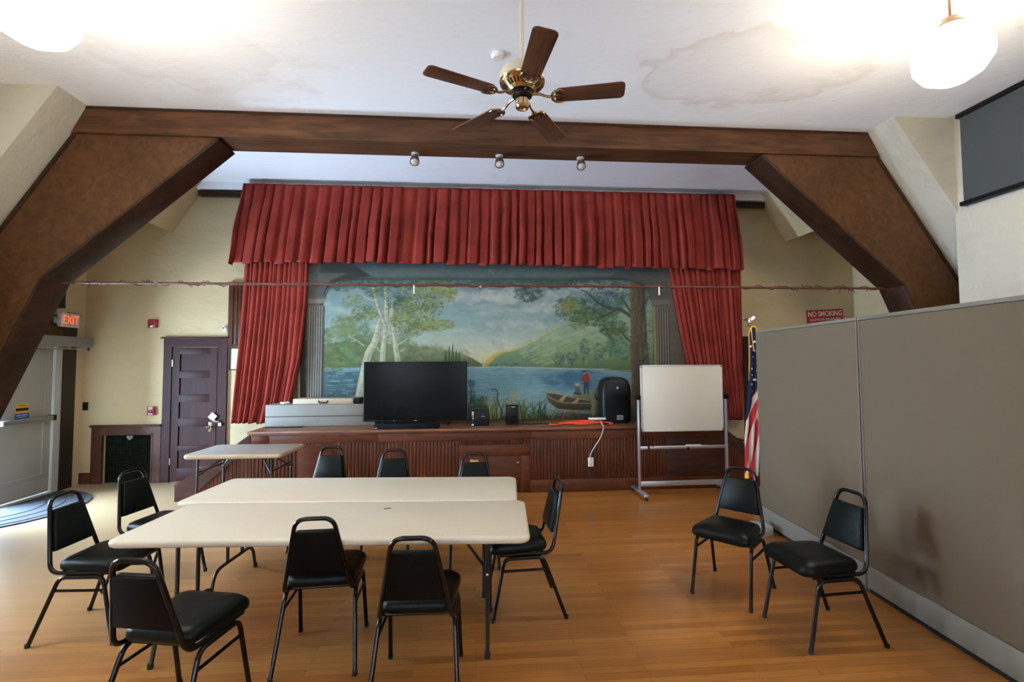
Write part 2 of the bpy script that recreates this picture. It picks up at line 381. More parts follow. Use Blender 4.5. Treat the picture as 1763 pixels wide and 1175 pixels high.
struct(wn.build('wall_left_near', 'wallw'))
wr = MB(); wr.bb((XR, YN, 0), (XR+.16, YB+.2, 4.1)); wr.bb((XRN+.12, YN-.12, 0), (XR, YN, 3.3))
struct(wr.build('wall_right', 'wall'))
wm = MB(); wm.bb((XRN, YR, 0), (XRN+.12, YN, 3.42)); wm.bb((XRN, 4.78, 3.42), (XRN+.12, YN, ZC)); wm.bb((XRN, YR, 3.42), (XRN+.12, 2.4, ZC))
wm.prism([(5.40, 3.38), (5.40, ZC), (4.68, ZC)], 'y', YN-.03, YN)
struct(wm.build('wall_right_near', 'wallw'))
ww = MB()
xs = [XLN, -3.35, -1.85, -.45, 1.05, 2.45, 3.95, XRN]
for i in range(7):
    if i % 2 == 0: ww.bb((xs[i], YR-.15, 0), (xs[i+1], YR, ZC))
    else: ww.bb((xs[i], YR-.15, 0), (xs[i+1], YR, 1.0)); ww.bb((xs[i], YR-.15, 2.8), (xs[i+1], YR, ZC))
struct(ww.build('wall_rear', 'wall'))
def window(n, a, b, axis):
    f = MB(); t = .05
    if axis == 'y':      # in a wall facing y: a=(x0,y,z0) b=(x1,y,z1)
        x0, y, z0 = a; x1, _, z1 = b
        for p, q in (((x0, z0), (x1, z0+t)), ((x0, z1-t), (x1, z1)), ((x0, z0), (x0+t, z1)), ((x1-t, z0), (x1, z1)), ((x0, (z0+z1)/2-.02), (x1, (z0+z1)/2+.02))):
            f.bb((p[0], y-.04, p[1]), (q[0], y+.02, q[1]))
        g = MB().bb((x0+.02, y-.012, z0+.02), (x1-.02, y-.008, z1-.02))
    else:
        x, y0, z0 = a; _, y1, z1 = b
        for p, q in (((y0, z0), (y1, z0+t)), ((y0, z1-t), (y1, z1)), ((y0, z0), (y0+t, z1)), ((y1-t, z0), (y1, z1)), (((y0+y1)/2-.02, z0), ((y0+y1)/2+.02, z1))):
            f.bb((x-.02, p[0], p[1]), (x+.04, q[0], q[1]))
        g = MB().bb((x+.008, y0+.02, z0+.02), (x+.012, y1-.02, z1-.02))
    o = struct(f.build('window_%d' % n, 'jamb')); g.build('pane', 'pane', o)
for k in range(3): window(k+1, (xs[2*k+1], YR-.06, 1.0), (xs[2*k+2], YR-.06, 2.8), 'y')
window(4, (XLN-.06, 2.1, .9), (XLN-.06, 4.1, 2.2), 'x')  # added window out of view, lets the extra floor light in
# dormer window with its shade, on the right
dw = struct(MB().bb((XRN+.03, 2.4, 3.42), (XRN+.10, 4.78, ZC)).build('window_5', 'jamb'))
s = tag(MB().bb((XRN-.035, 2.5, 3.46), (XRN-.025, 4.77, 4.42)).build('window_shade', 'shade', loc=(XRN-.03, 3.6, 3.46)), 'dark grey roller shade drawn over the high window on the right', 'window shade')
s2 = MB().bb((-.035, -1.12, -.03), (.02, 1.19, .012)).build('bottom_bar', 'black', s)
MB().bb((-.035, -1.12, .955), (.025, 1.19, 1.0)).build('head_rail', 'black', s)

# truss
for sgn, side in ((-1, 'left'), (1, 'right')):
    X = lambda v: .3+sgn*v
    pass
tr = thing('roof_truss', 'long brown timber truss spanning the room under the ceiling before the stage', 'roof truss', (.3, 5.25, 4.17))
def trp(b, name, mt): b.xf(Matrix.Translation((-.3, -5.25, -4.17))); return b.build(name, mt, tr)
trp(MB().prism([(-4.09, ZC-.001), (-4.24, 4.17), (4.84, 4.17), (4.69, ZC-.001)], 'y', 5.235, 5.27, .004), 'front_board', 'beam')
trp(MB().prism([(-4.0, ZC-.002), (-4.0, 4.175), (4.6, 4.175), (4.6, ZC-.002)], 'y', 5.27, 5.59), 'beam', 'beam')
trp(MB().bb((-4.1, 5.228, ZC-.03), (4.70, 5.236, ZC-.004)), 'top_moulding', 'beamd')
trp(MB().bb((-4.2, 5.224, 4.168), (4.80, 5.236, 4.186)), 'bottom_moulding', 'beam')
for sgn in (-1, 1):
    X = lambda v: .3+sgn*v
    outer = [(X(4.54), 4.17), (X(5.53), 2.66), (X(6.02), 2.58), (X(6.02), .004)]
    inner = [(X(5.96), .004), (X(4.80), 2.64), (X(3.07), 4.17)]
    trp(MB().prism(outer+inner, 'y', 5.262, 5.33), 'gusset_panel', 'panel')
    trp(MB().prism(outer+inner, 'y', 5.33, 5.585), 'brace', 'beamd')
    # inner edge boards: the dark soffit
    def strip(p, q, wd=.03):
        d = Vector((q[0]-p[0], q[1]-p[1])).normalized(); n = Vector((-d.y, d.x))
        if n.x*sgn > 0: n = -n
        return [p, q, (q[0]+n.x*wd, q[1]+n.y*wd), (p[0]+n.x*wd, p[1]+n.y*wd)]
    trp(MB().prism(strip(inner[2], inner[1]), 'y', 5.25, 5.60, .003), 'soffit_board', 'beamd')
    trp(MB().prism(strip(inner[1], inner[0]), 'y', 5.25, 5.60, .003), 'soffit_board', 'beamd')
    def strip2(p, q, wd=.04):
        d = Vector((q[0]-p[0], q[1]-p[1])).normalized(); n = Vector((-d.y, d.x))
        if n.x*sgn > 0: n = -n
        return [p, q, (q[0]+n.x*wd, q[1]+n.y*wd), (p[0]+n.x*wd, p[1]+n.y*wd)]
    trp(MB().prism(strip2(outer[0], outer[1]), 'y', 5.250, 5.263, .002), 'edge_moulding', 'beamd')
# ------------------------------------------------------------------ back wall woodwork
def door_five(n, x0, x1, flip=False):
    """brown door with five flat panels in a cased frame on the back wall; x0..x1 = leaf"""
    cz = 1.99
    o = MB()
    o.bb((x0-.115, YB-.035, 0), (x0, YB-.001, cz+.005)); o.bb((x1, YB-.035, 0), (x1+.13, YB-.001, cz+.005))
    o.bb((x0-.115, YB-.038, cz), (x1+.13, YB-.001, cz+.125)); o.bb((x0-.15, YB-.065, cz+.125), (x1+.16, YB-.001, cz+.15), .006)
    o.bb((x0, YB-.02, 0), (x0+.012, YB-.001, cz)); o.bb((x1-.012, YB-.02, 0), (x1, YB-.001, cz))
    d = struct(o.build('door_%d' % n, 'door'))
    l = MB(); wd = x1-x0; pl, pr = x0+wd*.17, x1-wd*.17
    l.bb((x0+.014, YB-.012, .012), (x1-.014, YB-.002, cz-.01))
    l.bb((x0+.014, YB-.028, .012), (pl, YB-.012, cz-.01)); l.bb((pr, YB-.028, .012), (x1-.014, YB-.012, cz-.01))
    pz = [(.20, .45), (.53, .81), (.93, 1.17), (1.28, 1.53), (1.63, 1.885)]
    e = [.012]+[v for p in pz for v in p]+[cz-.01]
    for k in range(0, len(e), 2): l.bb((pl, YB-.028, e[k]), (pr, YB-.012, e[k+1]), .002)
    lf = l.build('door_leaf', 'door', d)
    for z in (.3, 1.75): MB().bb((x0+.004, YB-.034, z-.05), (x0+.02, YB-.02, z+.05)).build('hinge', 'brassd', lf)
    hx = x1-.09
    MB().lathe([(0, 0), (.028, 0), (.028, .006), (.010, .010), (.010, .035), (.026, .045), (.030, .06), (.02, .075), (0, .078)], m=Matrix.Translation((hx, YB-.028, .80)) @ Matrix.Rotation(PI/2, 4, 'X')).build('door_knob', 'chrome', lf)
    MB().bb((hx-.022, YB-.032, .73), (hx+.022, YB-.028, .87), .002).build('lock_plate', 'brassd', lf)
    return d
door_five(1, -4.50, -3.84)
# white tag and padlock hanging by the knob of the left door
t = tag(MB().box((-3.885, YB-.055, .955), (.095, .012, .095), .004, m=Matrix.Translation((-3.885, YB-.055, .955)) @ Matrix.Rotation(R(38), 4, 'Y') @ Matrix.Translation((3.885, -(YB-.055), -.955))).build('door_tag', 'white', loc=(-3.885, YB-.055, .955)), 'white square tag hung above the knob of the dark brown door', 'tag')
MB().tube([(.02, .0, -.05), (.05, -.01, -.075), (.09, .0, -.07)], .013, 8).build('clasp', 'steel', t)
MB().box((.105, 0, -.115), (.04, .018, .05), .005).build('small_tag', 'white', t)
door_five(2, 4.47, 5.17)
# cased dark panel high up beside the left curtain
pn = MB().bb((-3.70, YB-.05, 1.99), (-3.14, YB-.001, 2.95)).bb((-3.72, YB-.06, 2.93), (-3.1, YB-.001, 2.965)); pn.bb((-3.66, YB-.06, 2.03), (-3.63, YB-.05, 2.9))
for k in range(8): pn.bb((-3.60+.05*k, YB-.058, 2.03), (-3.565+.05*k, YB-.05, 2.9), .003)
tag(pn.build('wall_panel', 'trim', loc=(-3.42, YB, 2.0)), 'tall brown wooden panel on the wall behind the left red curtain', 'wall panel')
# white strobe next to that panel
st = tag(MB().lathe([(0, 0), (.045, 0), (.045, .02), (.03, .035), (0, .05)], m=Matrix.Translation((-3.76, YB, 2.27)) @ Matrix.Rotation(PI/2, 4, 'X')).build('wall_spotlight', 'white', loc=(-3.76, YB, 2.27)), 'small white round fitting on the wall over the brown door', 'wall light')
MB().lathe([(0, 0), (.02, 0), (.018, .03), (0, .04)], m=Matrix.Translation((-.02, -.04, 0)) @ Matrix.Rotation(PI/2, 4, 'X')).build('lens', 'glass', st)
# framed certificate half behind the curtain
f = MB()
for a, b in (((-3.69, 1.64), (-3.675, 1.98)), ((-3.46, 1.64), (-3.445, 1.98)), ((-3.69, 1.64), (-3.445, 1.655)), ((-3.69, 1.965), (-3.445, 1.98))): f.bb((a[0], YB-.02, a[1]), (b[0], YB-.001, b[1]))
f = tag(f.build('picture_frame', 'black', loc=(-3.57, YB-.01, 1.81)), 'small black framed paper half hidden by the left curtain', 'picture frame')
MB().bb((-.108, .001, -.158), (.118, .006, .158)).build('paper', 'paper', f)

# grille alcove with its wooden surround
g = MB()
g.bb((-5.58, YB-.04, 0), (-5.43, YB-.001, .82)); g.bb((-4.75, YB-.04, 0), (-4.62, YB-.001, .82)); g.bb((-5.43, YB-.04, .70), (-4.75, YB-.001, .82)); g.bb((-5.60, YB-.06, .82), (-4.62, YB-.001, .85), .004)
g.bb((-5.45, YB-.045, .0), (-5.43, YB-.001, .72)); g.bb((-4.75, YB-.045, 0), (-4.73, YB-.001, .72)); g.bb((-5.45, YB-.045, .70), (-4.73, YB-.001, .72))
g = tag(g.build('heater_surround', 'trim', loc=(-5.09, YB, 0)), 'brown wooden surround of a dark grille low on the back wall beside the door', 'heater cover')
gr = MB()
for k in range(16): gr.bb((-.335+.044*k, .03, .02), (-.330+.044*k, .036, .70))
for k in range(16): gr.bb((-.34, .03, .03+.044*k), (.34, .036, .035+.044*k))
gr.bb((-.34, .04, .0), (.34, .06, .70)); gr = gr.build('grille', 'grate', g)
hp = [(.045*16*math.sin(t)**3/16, .04*(13*math.cos(t)-5*math.cos(2*t)-2*math.cos(3*t)-math.cos(4*t))/16+.655) for t in np.linspace(0, 2*PI, 25)[:-1]]
MB().prism(hp, 'y', .018, .028).build('heart_ornament', 'heart', gr)
struct(MB().bb((XL, YB-.02, 0), (-5.58, YB-.001, .16)).build('baseboard_back', 'trim'))
# alarms
a = tag(MB().box((-4.79, YB-.02, 2.34), (.13, .035, .13), .012).build('alarm_strobe', 'red', loc=(-4.79, YB-.02, 2.34)), 'red square fire alarm strobe on the cream wall', 'fire alarm')
MB().box((0, -.022, -.025), (.075, .02, .04), .006).build('strobe_lens', 'chrome', a); MB().box((0, -.02, .03), (.08, .006, .03)).build('horn_slots', 'signred', a)
a = tag(MB().box((-4.77, YB-.025, 1.05), (.10, .045, .125), .006).build('fire_alarm_pull', 'red', loc=(-4.77, YB-.025, 1.05)), 'small red fire alarm pull station on the wall left of the brown door', 'fire alarm')
text('FIRE', .032, 'white', a, (0, -.024, .042), FRONT, .001)
MB().box((0, -.027, -.012), (.055, .012, .035), .003).build('pull_handle', 'dark', a); MB().box((0, -.024, -.045), (.06, .003, .008)).build('label_strip', 'white', a)
tag(MB().box((-5.70, YB-.006, 1.125), (.075, .01, .12), .003).build('switch_plate', 'black', loc=(-5.70, YB-.006, 1.125)), 'dark wall switch plate at the corner beside the white door', 'light switch')
# no smoking sign
sg = tag(MB().box((0, 0, 0), (.64, .012, .40), .002).build('no_smoking_sign', 'signred'), 'dark red no smoking sign on the back wall above the partition', 'sign')
sg.location = (5.80, YB-.01, 2.39); sg.rotation_euler = (0, R(-3), 0)
text('NO SMOKING', .118, 'signtxt', sg, (0, -.007, .125), FRONT, .0015, bold=.0015, sx=.80)
text('ALLOWED IN THE BUILDING', .054, 'signtxt', sg, (0, -.007, .035), FRONT, .0015, sx=.78)
text('AT ANY TIME', .095, 'signtxt', sg, (0, -.007, -.06), FRONT, .0015, sx=.85)

# ------------------------------------------------------------------ entry door on the left wall
o = MB()
o.bb((XL-.001, 7.10, 0), (XL+.03, 7.31, 2.34)); o.bb((XL-.001, 5.61, 2.27), (XL+.03, 7.22, 2.42))
o = struct(o.build('trim_1', 'dark'))
struct(MB().bb((XL-.001, 5.61, 2.10), (XL+.022, 7.10, 2.27)).build('trim_2', 'beam'))
d = MB(); d.bb((XL-.16, 7.00, 0), (XL+.015, 7.10, 2.10)); d.bb((XL-.16, 5.60, 2.02), (XL+.005, 7.0, 2.10)); d.bb((XL-.16, 5.60, 0), (XL+.005, 5.64, 2.02)); d.bb((XL-.16, 5.64, 0), (XL+.01, 7.0, .02))
d = struct(d.build('door_3', 'jamb'))
lf = MB().bb((XL-.055, 6.24, .03), (XL-.01, 6.985, 2.01), .002).build('door_leaf', 'doorw', d)
m = MB()
for a, b in (((6.24, .28), (6.87, .288)), ((6.862, .28), (6.87, 1.83)), ((6.24, 1.822), (6.87, 1.83))): m.bb((XL-.012, a[0], a[1]), (XL-.004, b[0], b[1]))
m.build('panel_moulding', 'jamb', lf)
MB().bb((XL-.012, 6.26, .05), (XL-.006, 6.97, .22)).build('kick_plate', 'doorw', lf)
MB().box((XL+.045, 6.60, 1.02), (.045, .72, .06), .008).build('push_bar', 'opgrey', lf)
MB().box((XL+.03, 6.955, 1.02), (.08, .05, .075), .006).build('latch_case', 'black', lf)
k = tag(MB().lathe([(0, 0), (.095, 0), (.095, .003), (0, .003)], m=Matrix.Translation((XL-.009, 6.56, 1.155)) @ Matrix.Rotation(PI/2, 4, 'Y')).build('door_sticker', 'yellow', loc=(XL-.009, 6.56, 1.155)), 'round yellow sticker with a blue base on the white entry door', 'sticker')
MB().bb((.001, -.095, -.115), (.0035, .095, -.035)).build('blue_band', 'blue', k); MB().bb((.003, -.085, -.005), (.0045, .085, .03)).build('dark_band', 'black', k)
for zz, ww_ in ((.06, .05), (-.06, .07), (-.085, .06)): MB().bb((.003, -ww_, zz-.004), (.0045, ww_, zz+.004)).build('print_line', 'white' if zz < 0 else 'black', k)
op = tag(MB().bb((XL+.031, 6.05, 1.985), (XL+.15, 7.44, 2.125), .006).build('door_operator', 'opgrey', loc=(XL+.09, 6.75, 2.05)), 'long grey automatic door operator box over the white entry door', 'door operator')
MB().tube([(.01, -.7, -.085), (.01, .67, -.095)], .008, 6).build('arm', 'chrome', op); MB().tube([(-.03, -.7, -.11), (-.03, .30, -.10), (.0, .35, -.07)], .008, 6).build('arm', 'chrome', op)
MB().box((-.02, .36, -.08), (.05, .05, .03), .004).build('pivot', 'steel', op)
MB().tube([(.01, .67, -.07), (.01, .68, -.11)], .012, 8).build('end_pin', 'black', op)
ex = tag(MB().box((XL+.06, 7.115, 2.355), (.06, .30, .19), .006).build('exit_sign', 'white', loc=(XL+.06, 7.115, 2.355)), 'white box exit sign with glowing red letters over the entry door', 'exit sign')
MB().bb((.0305, -.13, -.08), (.033, .13, .08)).build('face', 'exitface', ex)
text('EXIT', .175, 'exittxt', ex, (.0345, 0, 0), EAST, .002, name='exit_letters', sx=.74, bold=-.002)
MB().lathe([(0, 0), (.03, .0), (.045, .03), (.045, .05), (0, .06)], m=Matrix.Translation((.0, -.15, -.01)) @ Matrix.Rotation(PI/2, 4, 'X')).build('emergency_lamp', 'silver', ex)
tag(MB().box((XL+.09, 6.82, 2.62), (.17, .20, .24), .008).build('wall_speaker', 'black', loc=(XL+.09, 6.82, 2.62)), 'small black speaker box high over the exit sign', 'speaker')
tag(MB().tube(fillet([(XL+.02, 7.15, 2.47), (XL+.05, 7.30, 2.47), (XL+.05, 7.36, 2.43)], .03), .012, 8).build('conduit', 'steel', loc=(XL+.03, 7.25, 2.47)), 'short bent metal conduit on the wall beside the exit sign', 'pipe')
mt = MB()
mp = [(.0, -.90)]+[(.88*math.cos(t), .90*math.sin(t)) for t in np.linspace(-PI/2, PI/2, 40)]
mt.prism(mp[1:], 'z', 0, .012, .003)
mm = mt.build('door_mat', 'mat'); mm.location = (XL+.06, 6.16, .001); tag(mm, 'charcoal half round mat on the floor at the white entry door', 'door mat')
rb = MB(); 
for r_ in (.80, .62, .44):
    rb.tube([(r_*math.cos(t), (r_+.02)*math.sin(t), .0135) for t in np.linspace(-PI/2, PI/2, 30)], .004, 6)
rb.build('rib', 'mat', mm)

# ------------------------------------------------------------------ stage
SX0, SX1, SY, SZ = -2.86, 3.38, 6.40, .865
sgt = thing('stage', 'low red brown wooden stage with a beadboard front against the back wall', 'stage', (0, 0, 0))
MB().bb((SX0-.04, SY-.055, SZ-.035), (SX1+.03, YB-.005, SZ), .006).build('stage_floor', 'stagetop', sgt)
MB().bb((SX0-.02, SY-.035, SZ-.06), (SX1+.01, SY, SZ-.036), .008).build('cove_moulding', 'stage', sgt)
fb = MB(); xs2 = [SX0, SX0+.22, -1.27, .75, SX1]
for a, b in zip(xs2, xs2[1:]): fb.bb((a, SY-.02, .705), (b-.003, SY+.02, SZ-.06), .002)
fb.build('fascia_board', 'stage', sgt)
def beads(x0, x1, z0, z1, y, mb):
    n = int(round((x1-x0)/.046)); wdt = (x1-x0)/n
    for k in range(n):
        a = x0+k*wdt; mb.bb((a+.004, y-.010, z0), (a+wdt-.004, y, z1), .002)
    mb.bb((x0, y, z0), (x1, y+.01, z1))
bd = MB()
beads(SX0, -.22, .13, .705, SY+.01, bd); beads(-.22, .73, .64, .705, SY+.01, bd); beads(.73, 2.60, .16, .705, SY+.01, bd)
bd.build('beadboard', 'bead', sgt)
MB().bb((SX0, SY+.0085, .14), (2.60, SY+.0095, .70)).build('groove_backing', 'groove', sgt)
MB().bb((2.60, SY-.008, .12), (SX1, SY+.02, .705), .003).build('side_panel', 'stair', sgt)
bb_ = MB(); bb_.bb((SX0, SY-.02, .001), (-.22, SY+.02, .135), .003); bb_.bb((.73, SY-.02, .001), (SX1, SY+.02, .165), .003)
bb_.build('base_board', 'stage', sgt)
hd = MB(); hd.bb((-.22, SY-.012, .49), (.73, SY+.015, .64), .003); hd.bb((-.22, SY-.012, .001), (-.10, SY+.015, .49), .003); hd.bb((.60, SY-.012, .001), (.73, SY+.015, .49), .003)
hd = hd.build('hatch_frame', 'stage', sgt); hh = MB().bb((-.095, SY-.004, .01), (.595, SY+.01, .485), .002).build('hatch_door', 'stage', sgt)
MB().box((.56, SY-.012, .40), (.035, .012, .03), .002).build('latch', 'brassd', hh)
MB().bb((SX0+.02, SY+.03, .001), (SX1-.02, YB-.01, SZ-.036)).build('stage_box', 'dark', sgt)
hp = MB(); hp.bb((-2.28, SY-.006, .14), (-1.86, SY+.012, .655), .002); hp.bb((-2.35, SY-.014, .655), (-1.75, SY+.012, .672), .002); hp.build('side_hatch', 'stage', sgt)
def stairs(sgn, name, label):
    x0 = SX0 if sgn < 0 else SX1
    t = thing(name, label, 'stairs', (x0, 0, 0))
    st_ = MB(); tr_ = MB()
    for k in range(3):
        a, b = .305*k, .305*(k+1); z = .865-.215*(k+1)
        a_, b_ = sorted((sgn*a, sgn*b)); st_.bb((a_, SY+.02, .001), (b_, YB-.01, z-.03))
        a_, b_ = sorted((sgn*(a-.0), sgn*(b+.03))); tr_.bb((a_, SY-.01, z-.03), (b_, YB-.01, z), .005)
    st_.build('riser_box', 'stair', t); tr_.build('tread', 'stair', t)
    sb = MB(); P = [(0, .70), (sgn*.02, .83), (sgn*.30, .62), (sgn*.92, .20), (sgn*.92, .001), (sgn*.78, .001)]
    sb.prism(P, 'y', SY-.015, SY+.01); sb.build('stringer', 'stair', t)
    b2 = MB(); n = 17; wdt = .78/n
    for k in range(n):
        a = wdt*k; b = a+wdt; zt = .70*(1-(a+b)/2/.78)
        a_, b_ = sorted((sgn*(a+.003), sgn*(b-.003))); b2.bb((a_, SY-.002, .001), (b_, SY+.012, zt+.01))
    b2.build('beadboard', 'bead', t)
    wsk = MB(); wsk.prism([(0, .88), (sgn*.0, .99), (sgn*.25, .80), (sgn*.95, .30), (sgn*.95, .05), (0, .05)], 'y', YB-.008, YB-.002); wsk.build('wall_skirt', 'stair', t)
    return t
stairs(-1, 'stage_stairs', 'dark wooden steps up to the stage beside the brown door')
stairs(1, 'stage_stairs', 'dark wooden steps at the right end of the stage behind the flag')

# things on the stage
cb = tag(MB().bb((-2.885, 6.83, SZ+.001), (-1.40, 7.20, 1.165), .006).build('storage_cabinet', 'greycab', loc=(-2.14, 7.0, SZ)), 'long low grey cabinet on the stage left of the television', 'cabinet')
MB().bb((-.745, -.178, .135), (.745, -.168, .143)).build('lid_seam', 'hole', cb)
tag(MB().bb((-2.86, 6.70, SZ+.001), (-2.34, 6.80, SZ+.010), .003).build('cable_cover', 'black', loc=(-2.6, 6.75, SZ)), 'thin black strip lying on the stage before the grey cabinet', 'strip')
cs = tag(MB().bb((-2.53, 6.86, 1.166), (-1.71, 7.14, 1.243), .008).build('flat_case', 'case', loc=(-2.12, 7.0, 1.166)), 'flat beige case with a black handle lying on the grey cabinet', 'case')
MB().bb((.41, -.12, .0), (.49, .13, .077), .006).build('dark_end', 'black', cs)
MB().tube(fillet([(-.06, -.14, .05), (-.055, -.15, .02), (.055, -.15, .02), (.06, -.14, .05)], .02), .009, 8).build('handle', 'black', cs)
tag(MB().lathe([(0, 0), (.045, 0), (.06, .012), (.06, .03), (.052, .03), (.045, .012), (0, .01)], (-2.67, 6.95, 1.166), 24).build('small_dish', 'white', loc=(-2.67, 6.95, 1.166)), 'small white dish on the left end of the grey cabinet', 'dish')
tv = thing('television', 'large black flat screen television standing on the stage', 'television', (-.83, 6.775, SZ))
MB().box((0, 0, .475), (1.43, .05, .83), .008).build('casing', 'black', tv)
MB().bb((-.70, -.0275, .085), (.70, -.0255, .878)).build('screen', 'screen', tv)
MB().box((0, .03, .35), (.7, .06, .4), .02).build('rear_housing', 'black', tv)
for s_ in (-1, 1): MB().tube([(s_*.45, -.14, .008), (s_*.45, 0, .075), (s_*.45, .14, .008)], .009, 8).build('foot', 'black', tv)
MB().box((0, -.028, .068), (.035, .003, .009)).build('maker_badge', 'silver', tv); MB().box((-.30, -.028, .068), (.009, .003, .009)).build('standby_light', 'silver', tv)
sb = tag(MB().box((-.90, 6.44, SZ+.036), (.85, .085, .07), .008).build('sound_bar', 'grille', loc=(-.90, 6.44, SZ+.001)), 'black sound bar lying in front of the television', 'sound bar')
MB().box((-.40, -.0435, .015), (.03, .003, .008)).build('badge', 'white', sb)
b = tag(MB().box((.065, 6.68, SZ+.111), (.24, .2, .22), .008).build('subwoofer_box', 'black', loc=(.065, 6.68, SZ+.001)), 'squat black speaker box just right of the television', 'speaker')
MB().bb((-.115, -.106, .01), (-.09, -.1, .2)).build('edge_strip', 'chrome', b); MB().box((.04, -.102, .13), (.05, .003, .006)).build('badge', 'silver', b); MB().box((-.08, -.106, .10), (.05, .008, .008)).build('cross_strip', 'chrome', b)
b = tag(MB().box((.515, 6.76, SZ+.136), (.17, .17, .27), .006).build('desktop_speaker', 'black', loc=(.515, 6.76, SZ+.001)), 'upright small black speaker standing alone on the stage', 'speaker')
MB().lathe([(.05, 0), (.052, .006), (.04, .008), (.03, 0), (.012, .004), (0, .008)], m=Matrix.Translation((.02, -.086, .08)) @ Matrix.Rotation(PI/2, 4, 'X')).build('driver', 'grille', b); MB().box((.01, -.087, .245), (.05, .003, .007)).build('badge', 'silver', b)
# PA speaker: rounded, tapering body
pa = thing('loudspeaker', 'tall black rounded loudspeaker standing at the right of the stage', 'speaker', (2.0, 6.80, SZ+.001))
P = MB(); prof = []
def sq(hw, r, n=6):
    out = []
    for cx, cy, a0 in ((hw-r, .16-r, 0), (-hw+r, .16-r, 90), (-hw+r, -.17+r, 180), (hw-r, -.17+r, 270)):
        for k in range(n+1):
            a = R(a0+90*k/n); out.append((cx+r*math.cos(a), cy+r*math.sin(a)))
    return out
lv = [(0, .175), (.03, .20), (.1, .208), (.38, .213), (.52, .205), (.60, .18), (.635, .13), (.65, .07)]
rg = []
for z, hw in lv:
    ring = [P.bm.verts.new((x_, y_*(1 if z < .6 else .8), z)) for x_, y_ in sq(hw, min(.06, hw*.5))]; rg.append(ring)
for a, b in zip(rg, rg[1:]):
    n = len(a)
    for k in range(n): P.bm.faces.new((a[k], a[(k+1) % n], b[(k+1) % n], b[k]))
P.bm.faces.new(rg[0][::-1]); P.bm.faces.new(rg[-1]); P.build('casing', 'black', pa, angle=50)
gp = [(-.16, .02), (.16, .02), (.18, .12), (.18, .36), (.13, .36), (.09, .28)]+[(.0+.13*math.cos(t), .26+.13*math.sin(t)) for t in np.linspace(.3, PI-.3, 12)]+[(-.09, .28), (-.13, .36), (-.18, .36), (-.18, .12)]
MB().prism([(-.155, .05), (.155, .05), (.175, .12), (.175, .32), (.12, .40), (-.12, .40), (-.175, .32), (-.175, .12)], 'y', -.182, -.165, .006).build('grille', 'grille', pa)
MB().prism([(-.15, .42), (.15, .42), (.13, .57), (-.13, .57)], 'y', -.178, -.160, .01).build('horn', 'hole', pa)
MB().lathe([(0, 0), (.016, 0), (.016, .006), (0, .008)], m=Matrix.Translation((0, -.18, .50)) @ Matrix.Rotation(PI/2, 4, 'X')).build('tweeter_cap', 'steel', pa)
bg_ = MB().box((.03, -.185, .085), (.085, .004, .06)).build('badge', 'white', pa)
for k, wv in enumerate((.010, .007, .013, .006, .010)): MB().box((-.002+.0145*k, -.188, .085), (wv, .003, .045)).build('badge_mark', 'dark', bg_)
cw = MB()
cw.tube([(-.20+.05*math.sin(t), .02+.01*t, .40+.09*math.cos(t)+.0*t) for t in np.linspace(0, 11, 60)], .006, 6); cw.build('coiled_cable', 'black', pa)
# cords
def sp(pts, n=8):
    pts = [Vector(p) for p in pts]; out = []
    Q = [pts[0]]+pts+[pts[-1]]
    for i in range(1, len(Q)-2):
        for k in range(n):
            t = k/n; a, b, c_, d_ = Q[i-1:i+3]
            out.append(.5*((2*b)+(-a+c_)*t+(2*a-5*b+4*c_-d_)*t*t+(-a+3*b-3*c_+d_)*t**3))
    out.append(pts[-1]); return out
oc = []
random.seed(3)
for k in range(26):
    f_ = k/25; ax = .30-.10*abs(math.sin(k*.7)); oc.append((1.48+ax*math.sin(k*1.9)+.04*math.sin(k*.6), 6.62+.09*math.cos(k*1.9), SZ+.012+.035*f_*(.6+.4*math.sin(k))))
oc = [(1.02, 6.60, SZ+.01), (1.12, 6.56, SZ+.01)]+oc+[(1.80, 6.56, SZ+.03), (1.90, 6.53, SZ+.012), (1.84, 6.50, SZ+.012)]
tag(MB().tube(sp(oc, 5), .009, 6).build('extension_cord', 'orange', loc=(1.48, 6.62, SZ)), 'tangled orange extension cord on the stage beside the loudspeaker', 'cord')
ps = tag(MB().box((1.70, 6.62, SZ+.075), (.24, .055, .03), .006, rz=R(-6)).build('power_strip', 'white', loc=(1.70, 6.62, SZ+.06)), 'white power strip lying on the orange cord', 'power strip')
for k in range(4): MB().box((-.08+.05*k, 0, .031), (.02, .02, .002)).build('socket', 'dark', ps)
wc = sp([(1.74, 6.60, SZ+.05), (1.72, 6.42, SZ+.02), (1.715, 6.34, SZ-.02), (1.67, 6.335, .72), (1.60, 6.36, .60), (1.545, 6.375, .50), (1.535, 6.375, .44), (1.55, 6.39, .405)])
tag(MB().tube(wc, .005, 8).build('appliance_cord', 'whitec', loc=(1.6, 6.36, .6)), 'white cord hanging from the stage edge down to the outlet', 'cord')
ol = tag(MB().box((1.55, SY-.002, .385), (.075, .012, .12), .003).build('wall_outlet', 'white', loc=(1.55, SY, .385)), 'white outlet plate on the beadboard stage front', 'outlet')
for z in (-.028, .028): MB().box((0, -.008, z), (.034, .005, .03), .003).build('socket', 'silver', ol)
bc = sp([(.60, 6.72, SZ+.006), (.75, 6.66, SZ+.006), (.9, 6.70, SZ+.006), (1.05, 6.64, SZ+.006), (1.18, 6.70, SZ+.006)])
tag(MB().tube(bc, .005, 6).build('speaker_wire', 'black', loc=(.9, 6.68, SZ)), 'thin black wire running over the stage toward the orange cord', 'wire')
dm = tag(MB().box((2.36, 6.72, SZ+.04), (.09, .09, .075), .03).build('computer_mouse', 'black', loc=(2.36, 6.72, SZ)), 'small dark object by the foot of the loudspeaker', 'small object')

